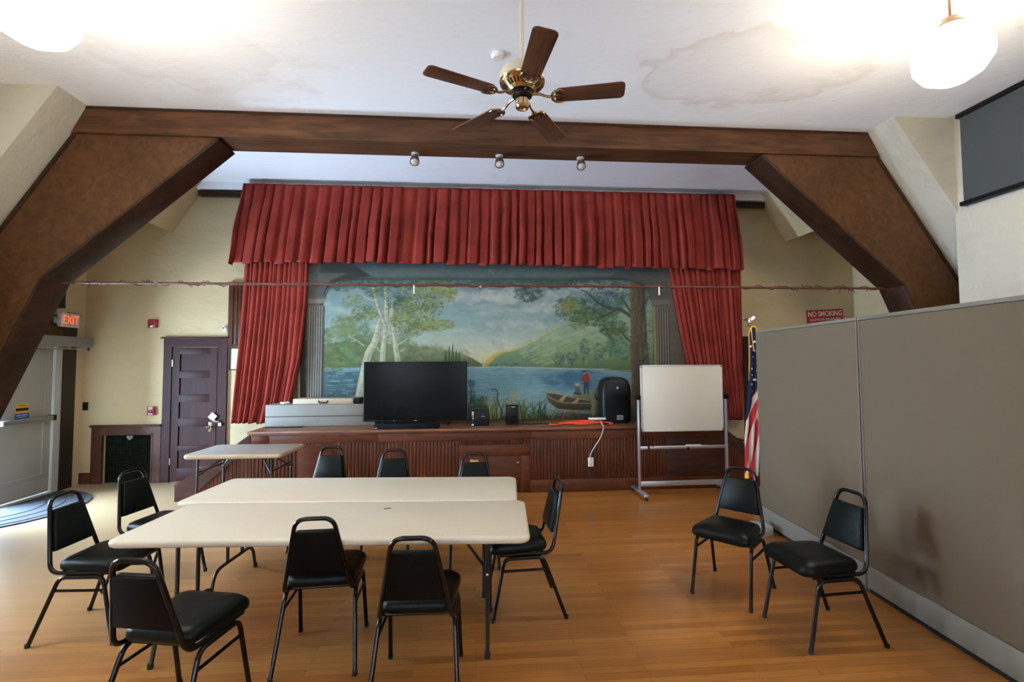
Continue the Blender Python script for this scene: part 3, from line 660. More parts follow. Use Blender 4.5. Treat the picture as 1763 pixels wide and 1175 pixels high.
# ------------------------------------------------------------------ curtains
rod = tag(MB().bb((-4.14, 7.36, 4.26), (4.74, 7.44, 4.345), .004).build('curtain_board', 'beamd', loc=(.3, 7.4, 4.3)), 'long dark board on the wall carrying the red curtains', 'curtain rail')
for x in (-3.4, .3, 4.1): MB().bb((x-.3-.02, .03, -.02), (x-.3+.02, .075, .02)).build('bracket', 'beamd', rod)
def pleat(ph, sharp=.75):
    f_ = ph-math.floor(ph)      # flat fronts with narrow deep gaps
    return min(1.0, abs(f_-.5)*2/sharp) if True else 0
def smooth(x): x = max(0, min(1, x)); return x*x*(3-2*x)
rv = np.random.RandomState(4); jit = rv.uniform(-.22, .22, 90); dep = rv.uniform(.55, 1.25, 90); tw = rv.uniform(-.5, .5, 90)
NP = 52; wdv = rv.uniform(.6, 1.4, NP); cumv = np.concatenate([[0], np.cumsum(wdv)]); cumv /= cumv[-1]
def valance(s, t):
    k = min(NP-1, int(np.searchsorted(cumv, s, side='right')-1)); f_ = (s-cumv[k])/(cumv[k+1]-cumv[k])
    x0 = -3.46+7.64*s; x1 = -3.60+7.84*s
    fl = smooth(t*1.5); e = math.sin(PI*f_); flat = smooth(e*(1.5+.8*jit[k]*4))      # broad folds, some flat, some round
    top = abs(math.cos(PI*f_))**6                                           # pinch at the header
    amp = (.026+.085*fl*dep[k])
    y = 7.155-amp*flat*(1 if dep[k] > .7 else .6)+.018*top*(1-fl)+.016*fl*tw[k]*(f_-.5)*4
    x = x0+(x1-x0)*t + .014*tw[k]*fl*e + .006*math.sin(9*t+k)*e*fl
    y += .15*(smooth((.012-s)/.012) + smooth((s-.988)/.012))
    zb = 3.185+.020*math.sin(s*5)+.014*math.sin(k*2.1)+.018*(1-e)*dep[k]
    z = 4.376+(.014*top)*(t < .01)
    return Vector((x, y, z+(zb-z)*t))
tag(MB().grid(valance, 901, 26).build('valance', 'velvet', solid=.006, angle=80, loc=(.3, 7.12, 4.3)), 'wide pleated red valance hanging across the top of the stage', 'curtain')
def drape(zt, zb, left, right, n, seed, y0, amp):
    rr = np.random.RandomState(seed); wd = rr.uniform(.5, 1.6, n); cum = np.concatenate([[0], np.cumsum(wd)]); cum /= cum[-1]; dd = rr.uniform(.5, 1.3, n); ph = rr.uniform(0, 6, n)
    def interp(tab, z):
        zs = [p[1] for p in tab][::-1]; xs_ = [p[0] for p in tab][::-1]; return float(np.interp(z, zs, xs_))
    def fn(s, t):
        z = zt+(zb-zt)*t; k = min(n-1, int(np.searchsorted(cum, s, side='right')-1)); f_ = (s-cum[k])/(cum[k+1]-cum[k])
        xl = interp(left, z); xr = interp(right, z)
        e = math.sin(PI*f_)**.7
        y = y0-amp*dd[k]*e*(.6+.5*t)+.012*math.sin(ph[k]+t*3)
        x = xl+(xr-xl)*s+.010*math.sin(ph[k]+t*4)*e
        zz = z+(0.012*math.sin(ph[k])+.015*(1-e))*t**8
        return Vector((x, y, zz))
    return fn
lc = drape(3.3, .86, [(-3.40, 3.3), (-3.45, 2.2), (-3.53, .86)], [(-2.49, 3.3), (-2.51, 2.6), (-2.58, 1.79), (-2.69, 1.19), (-2.80, .86)], 13, 2, 7.27, .055)
tag(MB().grid(lc, 400, 50).build('stage_curtain', 'velvet', solid=.006, angle=80, loc=(-3.0, 7.25, 2.0)), 'red curtain hanging at the left side of the stage', 'curtain', 'red stage side curtains')
rc = drape(3.3, .82, [(3.05, 3.3), (3.12, 2.8), (3.22, 2.2), (3.33, 1.6), (3.55, 1.1), (3.62, .82)], [(4.24, 3.3), (4.24, 2.0), (4.22, .82)], 15, 5, 7.27, .06)
tag(MB().grid(rc, 400, 50).build('stage_curtain', 'velvet', solid=.006, angle=80, loc=(3.8, 7.25, 2.0)), 'red curtain hanging at the right side of the stage behind the flag', 'curtain', 'red stage side curtains')

# ------------------------------------------------------------------ pipe with string lights across the room
pp = tag(MB().tube([(-4.56, 5.50, 2.625), (5.30, 5.50, 2.625)], .014, 10).build('hanging_pipe', 'redpaint', loc=(.3, 5.5, 2.625)), 'thin red brown pipe stretched across the room below the truss', 'pipe')
def wires(x0, x1, seed, dens=1.0):
    rr = random.Random(seed); m = MB(); pts = []
    n = int((x1-x0)/.02)
    for k in range(n+1):
        x = x0+(x1-x0)*k/n; pts.append((x-.3, .022*math.cos(x*21+seed), .022*math.sin(x*21+seed)+.006*math.sin(x*50)))
    m.tube(pts, .005, 5)
    for k in range(int((x1-x0)*11*dens)):
        x = rr.uniform(x0, x1)-.3; a = rr.uniform(-2.8, -.2) if rr.random() < .6 else rr.uniform(.2, 2.8); l = rr.uniform(.02, .055)
        p0 = (x, rr.uniform(-.02, .02), 0); p1 = (x+rr.uniform(-.05, .05), p0[1], l*math.sin(a)); m.tube([p0, ((p0[0]+p1[0])/2, p0[1], p1[2]*.7), p1], .004, 5)
    return m
sl = tag(wires(-4.5, -2.75, 1).build('string_lights', 'wire'), 'dark twisted string lights on the left end of the pipe', 'string lights'); sl.location = (.3, 5.5, 2.625)
sl = tag(wires(4.15, 5.2, 2).build('string_lights', 'wire'), 'dark twisted string lights on the right end of the pipe', 'string lights'); sl.location = (.3, 5.5, 2.625)
sl = tag(wires(-2.7, 4.1, 5, .35).build('string_lights', 'wire'), 'sparse string lights wound along the middle of the pipe', 'string lights'); sl.location = (.3, 5.5, 2.625)
for x, lab in ((-.70, 'white strip hanging from the pipe near the painted birches'), (2.18, 'white strip hanging from the pipe near the painted column')):
    tag(MB().box((x, 5.48, 2.572), (.016, .006, .10)).build('hanging_hook', 'white', loc=(x, 5.48, 2.6)), lab, 'hook')
tag(MB().lathe([(0, -.014), (.014, 0), (0, .014)], (.06, 5.475, 2.61), 10).build('white_bulb', 'white', loc=(.06, 5.475, 2.61)), 'tiny white bulb on the middle of the pipe', 'light bulb')
# spotlights under the beam
labs = ['leftmost of the three small white spotlights under the beam', 'middle one of the three small white spotlights under the beam', 'rightmost of the three small white spotlights under the beam']
base = None
for k, x in enumerate((-.695, .285, 1.255)):
    if base is None:
        base = thing('spotlight', labs[0], 'spotlight', (x, 5.50, 4.17), 0, 'spotlights under the beam')
        MB().lathe([(0, 0), (.045, 0), (.045, -.012), (.012, -.02), (.012, -.03), (0, -.03)]).build('mount', 'silver', base)
        T_ = Matrix.Translation((0, 0, -.04)) @ Matrix.Rotation(R(-28), 4, 'X')
        MB().lathe([(.016, .02), (.035, .0), (.052, -.05), (.056, -.10), (.050, -.10), (.040, -.07)], m=T_).build('shade', 'steel', base)
        MB().lathe([(0, -.055), (.046, -.065), (.046, -.095), (.03, -.108), (0, -.112)], m=T_).build('lamp', 'glass', base)
    else: copy_thing(base, (x, 5.50, 4.17), 0, labs[k])
# ------------------------------------------------------------------ folding tables
def folding_table(label, loc, rz, L_, W_, th, H_, top, edge, style, group=None):
    t = thing('folding_table', label, 'table', loc, R(rz), group)
    b = MB(); rr = .055; pts = []
    for cx, cy, a0 in ((L_/2-rr, W_/2-rr, 0), (-L_/2+rr, W_/2-rr, 90), (-L_/2+rr, -W_/2+rr, 180), (L_/2-rr, -W_/2+rr, 270)):
        for k in range(9):
            a = R(a0+90*k/8); pts.append((cx+rr*math.cos(a), cy+rr*math.sin(a)))
    def ring(mb, z, ins): return [mb.bm.verts.new((x*(1-2*ins/L_), y*(1-2*ins/W_), z)) for x, y in pts]
    lv = [(H_-th, .012), (H_-th*.8, .003), (H_-th*.45, 0), (H_-th*.2, .003), (H_-.003, .012)]
    rgs = [ring(b, z, i) for z, i in lv]
    for p, q in zip(rgs, rgs[1:]):
        for k in range(len(p)): b.bm.faces.new((p[k], p[(k+1) % len(p)], q[(k+1) % len(p)], q[k]))
    b.bm.faces.new(rgs[0][::-1])
    b.build('table_edge', edge, t, angle=60)
    b = MB(); r1 = ring(b, H_-.003, .012); r2 = ring(b, H_, .018)
    for k in range(len(r1)): b.bm.faces.new((r1[k], r1[(k+1) % len(r1)], r2[(k+1) % len(r1)], r2[k]))
    b.bm.faces.new(r2); b.build('tabletop', top, t, angle=60)
    zt = H_-th
    def wish(x, hw):
        m = MB()
        for s_ in (-1, 1): m.tube([(x, s_*.10, zt), (x, s_*.10, .20)], .0125, 8)
        m.tube(fillet([(x, -hw-.05, .0), (x, -hw, .20), (x, hw, .20), (x, hw+.05, 0)], .09, 8), .0125, 8)
        m.tube([(x, -.2, zt-.01), (x, .2, zt-.01)], .011, 8)
        l = m.build('leg_frame', 'leg', t)
        for s_ in (-1, 1): MB().lathe([(0, 0), (.016, 0), (.016, .03), (0, .03)], (x, s_*(hw+.05), .001), 10).build('foot_cap', 'rubber', l)
    def straight(x, hw, sg):
        for s_ in (-1, 1):
            l = MB().tube([(x, s_*hw, zt), (x+.0*sg, s_*(hw+.01), .001)], .0125, 8).build('leg', 'leg', t)
            MB().lathe([(0, 0), (.016, 0), (.016, .035), (0, .035)], (x, s_*(hw+.01), .001), 10).build('foot_cap', 'rubber', l)
            MB().lathe([(0, -.016), (.008, -.016), (.008, .016), (0, .016)], m=Matrix.Translation((x, s_*hw-.002, zt-.21)) @ Matrix.Rotation(PI/2, 4, 'X'), n=10).build('bolt', 'chrome', l)
        m = MB(); m.tube([(x, -hw, zt-.16), (x, hw, zt-.16)], .010, 8); m.tube([(x, -hw, zt-.012), (x, hw, zt-.012)], .010, 8); m.build('crossbar', 'leg', t)
        m = MB()
        for s_ in (-1, 1): m.tube([(x, s_*(hw-.01), zt-.20), (x-sg*.16, s_*.10, zt-.05), (x-sg*.30, s_*.04, zt-.01)], .009, 6)
        m.box((x-sg*.17, 0, zt-.05), (.03, .26, .018), .003); m.build('folding_brace', 'leg', t)
    if style == 'mixed': wish(-L_/2+.24, W_/2-.11); straight(L_/2-.25, W_/2-.12, 1)
    else: straight(-L_/2+.12, W_/2-.09, -1); straight(L_/2-.14, W_/2-.09, 1)
    return t
folding_table('near one of two long pale folding tables pushed together', (-.865, 3.185, 0), -3.4, 2.40, .735, .045, .735, 'table', 'tedge', 'mixed', 'long pale folding tables')
folding_table('far one of two long pale folding tables pushed together', (-.905, 3.925, 0), -4.2, 2.47, .735, .045, .735, 'table', 'tedge', 'mixed', 'long pale folding tables')
folding_table('small folding table with a tan edge by the stage steps', (-2.65, 5.83, 0), -1.5, 1.06, .70, .05, .74, 'table2', 'tedge2', 'straight')
tag(MB().tube([(0, 0, 0), (.02, .004, .001), (.045, .012, 0)], .0022, 5).build('black_thread', 'black'), 'tiny black scrap lying on the near folding table', 'scrap').location = (-.62, 3.34, .738)

# ------------------------------------------------------------------ banquet chairs
def make_chair(label, group):
    t = thing('banquet_chair', label, 'chair', (0, 0, 0), 0, group)
    for sx in (-1, 1):
        for sy, (fy, ky) in ((1, (.245, .165)), (-1, (-.25, -.10))):
            my = .035; fx = .205 if sy > 0 else .222
            l = MB().tube(fillet([(sx*fx, fy, .004), (sx*.193, ky, .405), (sx*.193, my, .405)], .045, 7), .0125, 10).build('leg', 'frame', t)
            MB().lathe([(0, 0), (.014, 0), (.0145, .022), (0, .022)], (sx*fx, fy, .001), 10).build('foot_cap', 'rubber', l)
        MB().tube([(sx*.196, .182, .325), (sx*.196, -.128, .325)], .009, 8).build('stretcher', 'frame', t)
    MB().tube(fillet([(-.186, .20, .428), (-.186, -.165, .428), (-.100, -.262, .868), (.100, -.262, .868), (.186, -.165, .428), (.186, .20, .428)], .062, 9), .0125, 10).build('back_frame', 'frame', t)
    for yy_ in (.17, -.10): MB().tube([(-.186, yy_, .428), (.186, yy_, .428)], .010, 8).build('seat_rail', 'frame', t)
    # seat pad: rounded trapezoid, crowned
    b = MB(); out = []
    cor = [(.212, .262, .07), (-.212, .262, .07), (-.182, -.138, .06), (.182, -.138, .06)]
    for i in range(4):
        c0 = Vector(cor[i][:2]); p = Vector(cor[i-1][:2]); q = Vector(cor[(i+1) % 4][:2]); rr = cor[i][2]
        a = c0+(p-c0).normalized()*rr; d = c0+(q-c0).normalized()*rr
        for k in range(7):
            u = k/6; out.append((1-u)**2*a+2*u*(1-u)*c0+u*u*d)
    ctr = Vector((0, .06))
    lv = [(.438, .90), (.441, .96), (.451, .995), (.467, 1.0), (.485, .985), (.499, .94), (.510, .82), (.517, .60), (.520, .3)]
    rg_ = [[b.bm.verts.new((*(ctr+(p-ctr)*k), z-.010*max(0, (p.y-.15)/.1)*(k > .9))) for p in out] for z, k in lv]
    for p, q in zip(rg_, rg_[1:]):
        for k in range(len(p)): b.bm.faces.new((p[k], p[(k+1) % len(p)], q[(k+1) % len(p)], q[k]))
    b.bm.faces.new(rg_[0][::-1]); b.bm.faces.new(rg_[-1]); b.build('seat', 'vinyl', t, angle=70)
    # back pad in the tilted plane of the back frame
    T_ = Matrix.Translation((0, -.178, .50)) @ Matrix.Rotation(R(12.4), 4, 'X')
    P = [(.152, .045), (.106, .300), (-.106, .300), (-.152, .045)]
    b = MB(); b.prism(P, 'y', -.006, .028, .010, m=T_); b.build('back_pad', 'vinyl', t, angle=50)
    b = MB(); b.prism([(x*1.0, z) for x, z in P], 'y', -.016, -.005, .004, m=T_); b.build('back_shell', 'shell', t, angle=50)
    return t
def ang(fx, fy): return math.atan2(-fx, fy)
CH = [
 ((.345, 3.465, 0), (-1, -.065), 'black banquet chair at the right end of the long tables', None),
 ((-.905, 3.015, 0), (-.06, 1), 'black banquet chair seen from behind at the middle of the near table edge', None),
 ((-.300, 2.665, 0), (.03, 1), 'black banquet chair seen from behind near the right end of the near table', None),
 ((-1.44, 2.50, 0), (.20, .98), 'black banquet chair at the bottom left seen from behind, nearest the camera', None),
 ((-2.47, 3.42, 0), (1, -.05), 'leftmost black banquet chair, side on at the left end of the tables', None),
 ((-2.53, 4.09, 0), (.98, -.18), 'black banquet chair behind the leftmost chair, at the left end of the far table', None),
 ((-1.49, 4.80, 0), (-.10, -1), 'green black chair facing the camera behind the far table, left of three', None),
 ((-.80, 4.57, 0), (0, -1), 'green black chair facing the camera behind the far table, middle of three', None),
 ((-.01, 4.30, 0), (0, -1), 'green black chair with a torn pad top behind the far table, right of three', None),
 ((1.93, 3.54, 0), (-.74, -.67), 'black banquet chair right of the tables, the farther of two by the partition', None),
 ((2.20, 2.97, 0), (-.995, -.07), 'black banquet chair at the right, the nearer of two by the partition', None)]
ch0 = make_chair(CH[0][2], 'black banquet chairs')
for i, (l, f, lab, _) in enumerate(CH):
    if i == 0: ch0.location = l; ch0.rotation_euler = (0, 0, ang(*f)); ch0['label'] = lab; c = ch0
    else: c = copy_thing(ch0, l, ang(*f), lab)
    if 'torn' in lab:
        b = MB().prism([(-.04, .300), (-.035, .322), (.0, .317), (.03, .326), (.045, .320), (.04, .298)], 'y', -.008, .016, .003, m=Matrix.Translation((0, -.178, .50)) @ Matrix.Rotation(R(12.4), 4, 'X'))
        o = b.build('torn_foam', 'foam', c); o['label'] = 'tan foam showing through the torn top'

# ------------------------------------------------------------------ ceiling fan
FX, FY = .31, 3.04
fan = thing('ceiling_fan', 'five bladed brown wooden ceiling fan with a brass motor hanging from a white rod', 'ceiling fan', (FX, FY, 3.46))
MB().tube([(0, 0, .22), (0, 0, ZC-3.46)], .0135, 12).build('down_rod', 'cream', fan)
MB().lathe([(.0, ZC-3.461), (.075, ZC-3.461), (.07, ZC-3.50), (.03, ZC-3.53), (.0, ZC-3.53)]).build('canopy', 'cream', fan)
mo = MB().lathe([(0, .225), (.03, .225), (.035, .21), (.10, .205), (.135, .185), (.146, .16), (.146, .115)], n=48).build('motor_housing', 'cream', fan)
MB().lathe([(.146, .118), (.150, .110), (.146, .098), (.138, .092), (.085, .050), (.08, .042), (.0, .042)], n=48).build('motor_base', 'brass', fan)
sl = MB()
for k in range(30):
    if k % 6 == 5: continue
    a = 2*PI*k/30
    sl.box((0, 0, 0), (.035, .010, .004), .0015, m=Matrix.Rotation(a, 4, 'Z') @ Matrix.Translation((.1135, 0, .0705)) @ Matrix.Rotation(R(-38.4), 4, 'Y'))
sl.build('vent_slots', 'hole', mo)
MB().lathe([(.0, .042), (.065, .042), (.065, .015), (0, .015)], n=32).build('rotor_hub', 'black', fan)
MB().lathe([(0, .016), (.030, .016), (.040, .004), (.044, -.01), (.044, -.050), (.046, -.055), (.040, -.066), (.022, -.070), (.018, -.062), (0, -.062)], n=32).build('switch_housing', 'brass', fan)
for k in range(5):
    A = Matrix.Rotation(R(-12.5+72*k), 4, 'Z'); Pz = Matrix.Translation((.0, 0, .004)) @ Matrix.Rotation(R(-8), 4, 'X')
    pts = []
    for cx, cy, rr, a0 in ((.630, .042, .03, 0), (.245, .036, .026, 90), (.245, -.036, .026, 180), (.630, -.042, .03, 270)):
        for q in range(7):
            a = R(a0+15*q); pts.append((cx+rr*math.cos(a), cy+rr*math.sin(a)))
    b = MB().prism(pts, 'z', -.003, .004, .0015); bl = b.build('blade', 'blade', fan); bl.matrix_local = A @ Pz
    ir = MB()
    ir.tube(fillet([(.05, 0, .026), (.12, 0, .018), (.16, 0, -.004), (.20, 0, -.006)], .03), .009, 8)
    for s_ in (-1, 1):
        ir.tube(sp([(.195, 0, -.006), (.20, s_*.028, -.007), (.222, s_*.050, -.007), (.250, s_*.055, -.007), (.272, s_*.046, -.007)], 6), .008, 8)
        ir.tube(sp([(.20, 0, -.006), (.225, s_*.012, -.007), (.245, s_*.02, -.007), (.25, s_*.006, -.007)], 5), .005, 6)
        ir.lathe([(0, -.004), (.007, -.004), (.007, .0), (0, .0)], (.262, s_*.040, -.008), 8)
    ir.build('blade_iron', 'brassd', bl)

# pendant globes
labs = ['glowing white globe pendant at the upper left of the ceiling', 'glowing white globe pendant hanging at the upper right near the dark shade']
for k, (x, z) in enumerate(((-2.66, 3.86), (3.34, 3.86))):
    t = thing('pendant_lamp', labs[k], 'pendant lamp', (x, 3.0, z), 0)
    MB().tube([(0, 0, .27), (0, 0, ZC-z)], .009, 8).build('rod', 'bronze', t)
    MB().lathe([(0, ZC-z-.001), (.065, ZC-z-.001), (.06, ZC-z-.03), (0, ZC-z-.04)]).build('ceiling_cup', 'bronze', t)
    MB().lathe([(0, .285), (.02, .285), (.05, .27), (.062, .24), (.085, .218), (.085, .205), (0, .205)]).build('fitter', 'bronze', t)
    MB().lathe([(.075, .205), (.11, .19), (.19, .12), (.225, .03), (.22, -.05), (.17, -.13), (.09, -.18), (0, -.195)], n=40).build('globe', 'globe', t)
sm = tag(MB().lathe([(0, 0), (.055, 0), (.06, -.02), (.04, -.04), (0, -.042)], (.20, 4.10, ZC-.001), 28).build('smoke_detector', 'white', loc=(.20, 4.10, ZC)), 'small white smoke detector on the ceiling behind the fan rod', 'smoke detector')

# ------------------------------------------------------------------ mobile whiteboard
WX, WY = 2.705, 6.10
wbt = thing('mobile_whiteboard', 'white rolling whiteboard on a silver stand in front of the stage', 'whiteboard', (WX, WY, 0), R(.5))
MB().box((0, 0, 1.255), (1.075, .018, .835), .004).build('board_panel', 'board', wbt)
fr = MB()
for z in (.832, 1.678): fr.box((0, 0, z), (1.08, .028, .022), .005)
for x in (-.547, .547): fr.box((x, 0, 1.255), (.022, .028, .80), .005)
fr.build('board_frame', 'silver', wbt)
cc = MB()
for x in (-1, 1):
    for z in (.842, 1.668): cc.prism([(x*.560, z-.03), (x*.560, z+.03), (x*.520, z+.03*(1 if z > 1 else -1)+0), (x*.530, z), ], 'y', -.016, .016) if False else cc.box((x*.545, 0, z), (.032, .032, .032), .008)
cc.build('corner_cap', 'opgrey', wbt)
for s_ in (-1, 1):
    x = s_*.592
    MB().box((x, 0, .655), (.030, .040, 1.19), .006).build('post', 'alu', wbt)
    pk = MB().box((x, 0, 1.27), (.045, .05, .07), .01); pk.tube([(x-s_*.01, 0, 1.27), (s_*.55, 0, 1.27)], .012, 10); pk.tube([(x+s_*.02, 0, 1.27), (x+s_*.045, 0, 1.27)], .022, 12); pk.build('pivot_knob', 'black', wbt)
    f_ = MB().box((x, 0, .065), (.06, .52, .032), .008).build('foot_beam', 'alu', wbt)
    for sy in (-1, 1):
        MB().lathe([(0, -.012), (.022, -.012), (.025, 0), (.022, .012), (0, .012)], m=Matrix.Translation((x, sy*.235, .026)) @ Matrix.Rotation(PI/2, 4, 'Y'), n=20).build('caster', 'rubber', f_)
MB().box((0, 0, .615), (1.16, .025, .042), .004).build('upper_rail', 'alu', wbt)
MB().box((0, 0, .155), (1.16, .025, .065), .004).build('lower_rail', 'alu', wbt)
ty = MB().box((-.06, -.045, .632), (.72, .07, .010), .003).box((-.06, -.078, .638), (.72, .006, .02), .002).build('pen_tray', 'silver', wbt)
for cx_, cz_ in ((-.47, .62), (.06, .605)): MB().box((cx_, -.025, cz_), (.02, .03, .05), .003).build('tray_clip', 'black', wbt)
tag(MB().tube([(-.10, 0, 0), (.10, 0, 0)], .008, 10).build('marker_pen', 'white', loc=(0, 0, 0)), 'white marker lying on the whiteboard tray', 'marker').location = (WX+.12, WY-.045, .647)

# ------------------------------------------------------------------ partition
def partition(label, y0, y1, x0, x1):
    t = thing('partition_panel', label, 'partition', (x0, y0, 0), math.atan2(-(x1-x0), (y1-y0)), 'taupe fabric office partitions')
    Ln = math.hypot(x1-x0, y1-y0)
    MB().bb((-.027, .014, .20), (.027, Ln-.016, 2.035), .008).build('fabric_panel', 'fabric', t)
    f = MB(); f.bb((-.029, 0.002, .012), (.029, .013, 2.06), .003); f.bb((-.029, Ln-.015, .012), (.029, Ln-.004, 2.06), .003); f.bb((-.032, 0, 2.035), (.032, Ln, 2.062), .006)
    f.build('edge_trim', 'fabrict', t)
    MB().bb((-.034, .005, .035), (.034, Ln-.005, .20), .005).build('kick_plate', 'kick', t)
    MB().bb((-.02, .01, .001), (.02, Ln-.01, .035)).build('base_gap', 'hole', t)
    return t
partition('far taupe fabric partition panel, ending by the flag', 3.44, 4.94, 2.95, 3.06)
partition('near taupe fabric partition panel running out of view at the right', 1.93, 3.43, 2.84, 2.95)
vt = thing('floor_vent', 'small ribbed silver metal unit on the floor against the partition behind a chair', 'vent', (2.86, 4.66, 0), R(4))
MB().box((0, 0, .05), (.12, .20, .10), .006).build('case', 'silver', vt)
for k in range(6): MB().box((-.061, -.08+.031*k, .052), (.006, .010, .085), .002).build('fin', 'opgrey', vt)

# ------------------------------------------------------------------ flag
FLX, FLY = 3.38, 5.62
fl = thing('flag_stand', 'furled american flag on a wooden pole with an eagle on top, behind the partition', 'flag', (FLX, FLY, 0))
MB().lathe([(0, .001), (.15, .001), (.15, .02), (.06, .05), (.03, .07), (0, .07)]).build('base', 'brassd', fl)
MB().tube([(0, 0, .05), (-.01, 0, 2.17)], .013, 10).build('pole', 'polewood', fl)
eg = MB(); eg.lathe([(0, 0), (.02, .0), (.026, .015), (.018, .03), (.008, .04), (0, .045)], (-.01, 0, 2.16), 14)
eg.lathe([(0, 0), (.012, .005), (.017, .03), (.010, .055), (.006, .07), (0, .078)], (-.005, 0, 2.20), 12)
for s_ in (-1, 1):
    eg.grid(lambda u, v, s_=s_: Vector((-.005+s_*(.012+.075*u), .012*(v-.5), 2.235+(.045 if s_ > 0 else .022)*math.sin(u*PI*.55)+(v-.5)*(.012+.028*math.sin(PI*min(1, u*1.05))))), 9, 5)
    eg.grid(lambda u, v, s_=s_: Vector((-.005+s_*(.012+.075*u), .006+.012*(v-.5), 2.235+(.045 if s_ > 0 else .022)*math.sin(u*PI*.55)+(v-.5)*(.012+.028*math.sin(PI*min(1, u*1.05))))), 9, 5)
eg.build('eagle_finial', 'chrome', fl)
zs_ = [2.14, 2.05, 1.9, 1.7, 1.45, 1.22, 1.08, .8, .33]
xl_ = [3.335, 3.31, 3.30, 3.29, 3.275, 3.25, 3.235, 3.21, 3.205]
xr_ = [3.37, 3.40, 3.43, 3.455, 3.47, 3.48, 3.395, 3.37, 3.345]
def fint(tab, z): return float(np.interp(-z, [-v for v in zs_], tab))
NU, NV = 90, 460
def flg(u, v):
    z = 2.14-(2.14-.335)*v; a = fint(xl_, z); b = fint(xr_, z)
    y = FLY-.075-.045*abs(math.sin(u*PI*2.3+.35+.5*math.sin(v*3)))*min(1, v*4+.3)-.02*u
    z2 = z+(.03*u)*(v > .9)
    return Vector((a+(b-a)*u, y, z2))
m = MB().grid(flg, NU, NV); fo = m.build('flag_cloth', 'flag', None, angle=80, keep=True)
me = fo.data; co = np.zeros(len(me.vertices)*3); me.vertices.foreach_get('co', co); co = co.reshape(-1, 3)
X, Z = co[:, 0], co[:, 2]
navy = np.array([.012, .018, .055]); redc = np.array([.42, .018, .032]); whc = np.array([.62, .55, .50]); goldc = np.array([.75, .40, .03])
hz = lambda z: .14*z+.46*np.where(z > .8, (z-.8)**2/(1.4), 0)
f_ = (X-3.2-hz(Z))/.088
col = np.where((np.mod(f_, 1) < .5)[:, None], redc, whc)
bnd = 1.30+(X-3.33)/.105*.30
col = np.where((Z > bnd)[:, None], navy, col)
def uv2(u, v): return 3.376+(u-1292)*.00706-(v-546)*.00023*.6, 2.277-(v-546)*.00705
for (su, sv) in ((1284.5, 598), (1290, 605), (1288.5, 616), (1288, 627.5), (1285.5, 636), (1296, 628), (1294.6, 639), (1286, 647), (1285, 662.7), (1286.4, 675), (1291, 590), (1297, 612), (1300, 622), (1291, 655)):
    sx_, sz_ = uv2(su, sv); dx, dz = X-sx_, Z-sz_; rr = np.hypot(dx, dz); an = np.arctan2(dx, dz)
    k = np.abs(np.mod(an/(2*PI/5)+.5, 1)-.5)*2
    col = np.where((rr < .017*(1-.55*k))[:, None], whc*1.15, col)
gm = ((X > np.interp(-Z, [-v for v in zs_], xr_)-.022) & (Z < 1.26) & (Z > 1.03)) | ((Z < .40) & (X < 3.24)) | ((Z > 1.5) & (X < np.interp(-Z, [-v for v in zs_], xl_)+.004))
col = np.where(gm[:, None], goldc, col)
at = me.color_attributes.new('paint', 'FLOAT_COLOR', 'POINT'); at.data.foreach_set('color', np.concatenate([col, np.ones((len(col), 1))], 1).astype(np.float32).ravel())
fo.parent = fl; fo.location = (-FLX, -FLY, 0)
sm_ = fo.modifiers.new('thickness', 'SOLIDIFY'); sm_.thickness = .003
MB().tube(sp([(-.03, -.09, 2.16), (-.045, -.10, 2.12), (-.04, -.10, 2.0), (-.03, -.115, 1.86)], 6), .007, 6).tube(sp([(-.02, -.09, 2.16), (.015, -.10, 2.14), (.02, -.10, 2.11)], 5), .010, 6).build('gold_cord', 'gold', fl)
# ------------------------------------------------------------------ the painted mural (paint laid on a dense mesh)
PU = [818.6639, 114.4443, -0.1054, -0.7202, -1.1746]
PV = [820.3979, -2.6303, -112.4537, 1.1787, 0.0016]
MURAL_GAIN = 1.0
U0, V0, UW, VH, S = 516, 452, 672, 284, 2
Hc, Wc = VH*S, UW*S
cv = np.zeros((Hc, Wc, 3)); yy, xx = np.mgrid[0:Hc, 0:Wc]; UU = U0+xx/S; VV = V0+yy/S
rs = np.random.RandomState(11)
def c3(*c): return np.array([((v/255+.055)/1.055)**2.4 if v > 10 else v/255/12.92 for v in c])
def vnoise(sx, sy, octv=4):
    out = np.zeros((Hc, Wc)); amp = 1; tot = 0
    for o_ in range(octv):
        gx, gy = int(UW/sx*2**o_)+3, int(VH/sy*2**o_)+3; g = rs.rand(gy, gx)
        X = xx/(Wc-1)*(gx-2); Y = yy/(Hc-1)*(gy-2); i = X.astype(int); j = Y.astype(int); a = X-i; b = Y-j; a = a*a*(3-2*a); b = b*b*(3-2*b)
        out += amp*((g[j, i]*(1-a)+g[j, i+1]*a)*(1-b)+(g[j+1, i]*(1-a)+g[j+1, i+1]*a)*b); tot += amp; amp *= .55
    return out/tot
n1 = vnoise(90, 14); n2 = vnoise(26, 22); n3 = vnoise(10, 6, 3)
def blend(mask, col):
    cv[:] = cv*(1-mask[..., None])+np.asarray(col)*mask[..., None]
def ramp(v, stops):
    ks = [s_[0] for s_ in stops]; return np.stack([np.interp(v, ks, [s_[1][k] for s_ in stops]) for k in range(3)], -1)
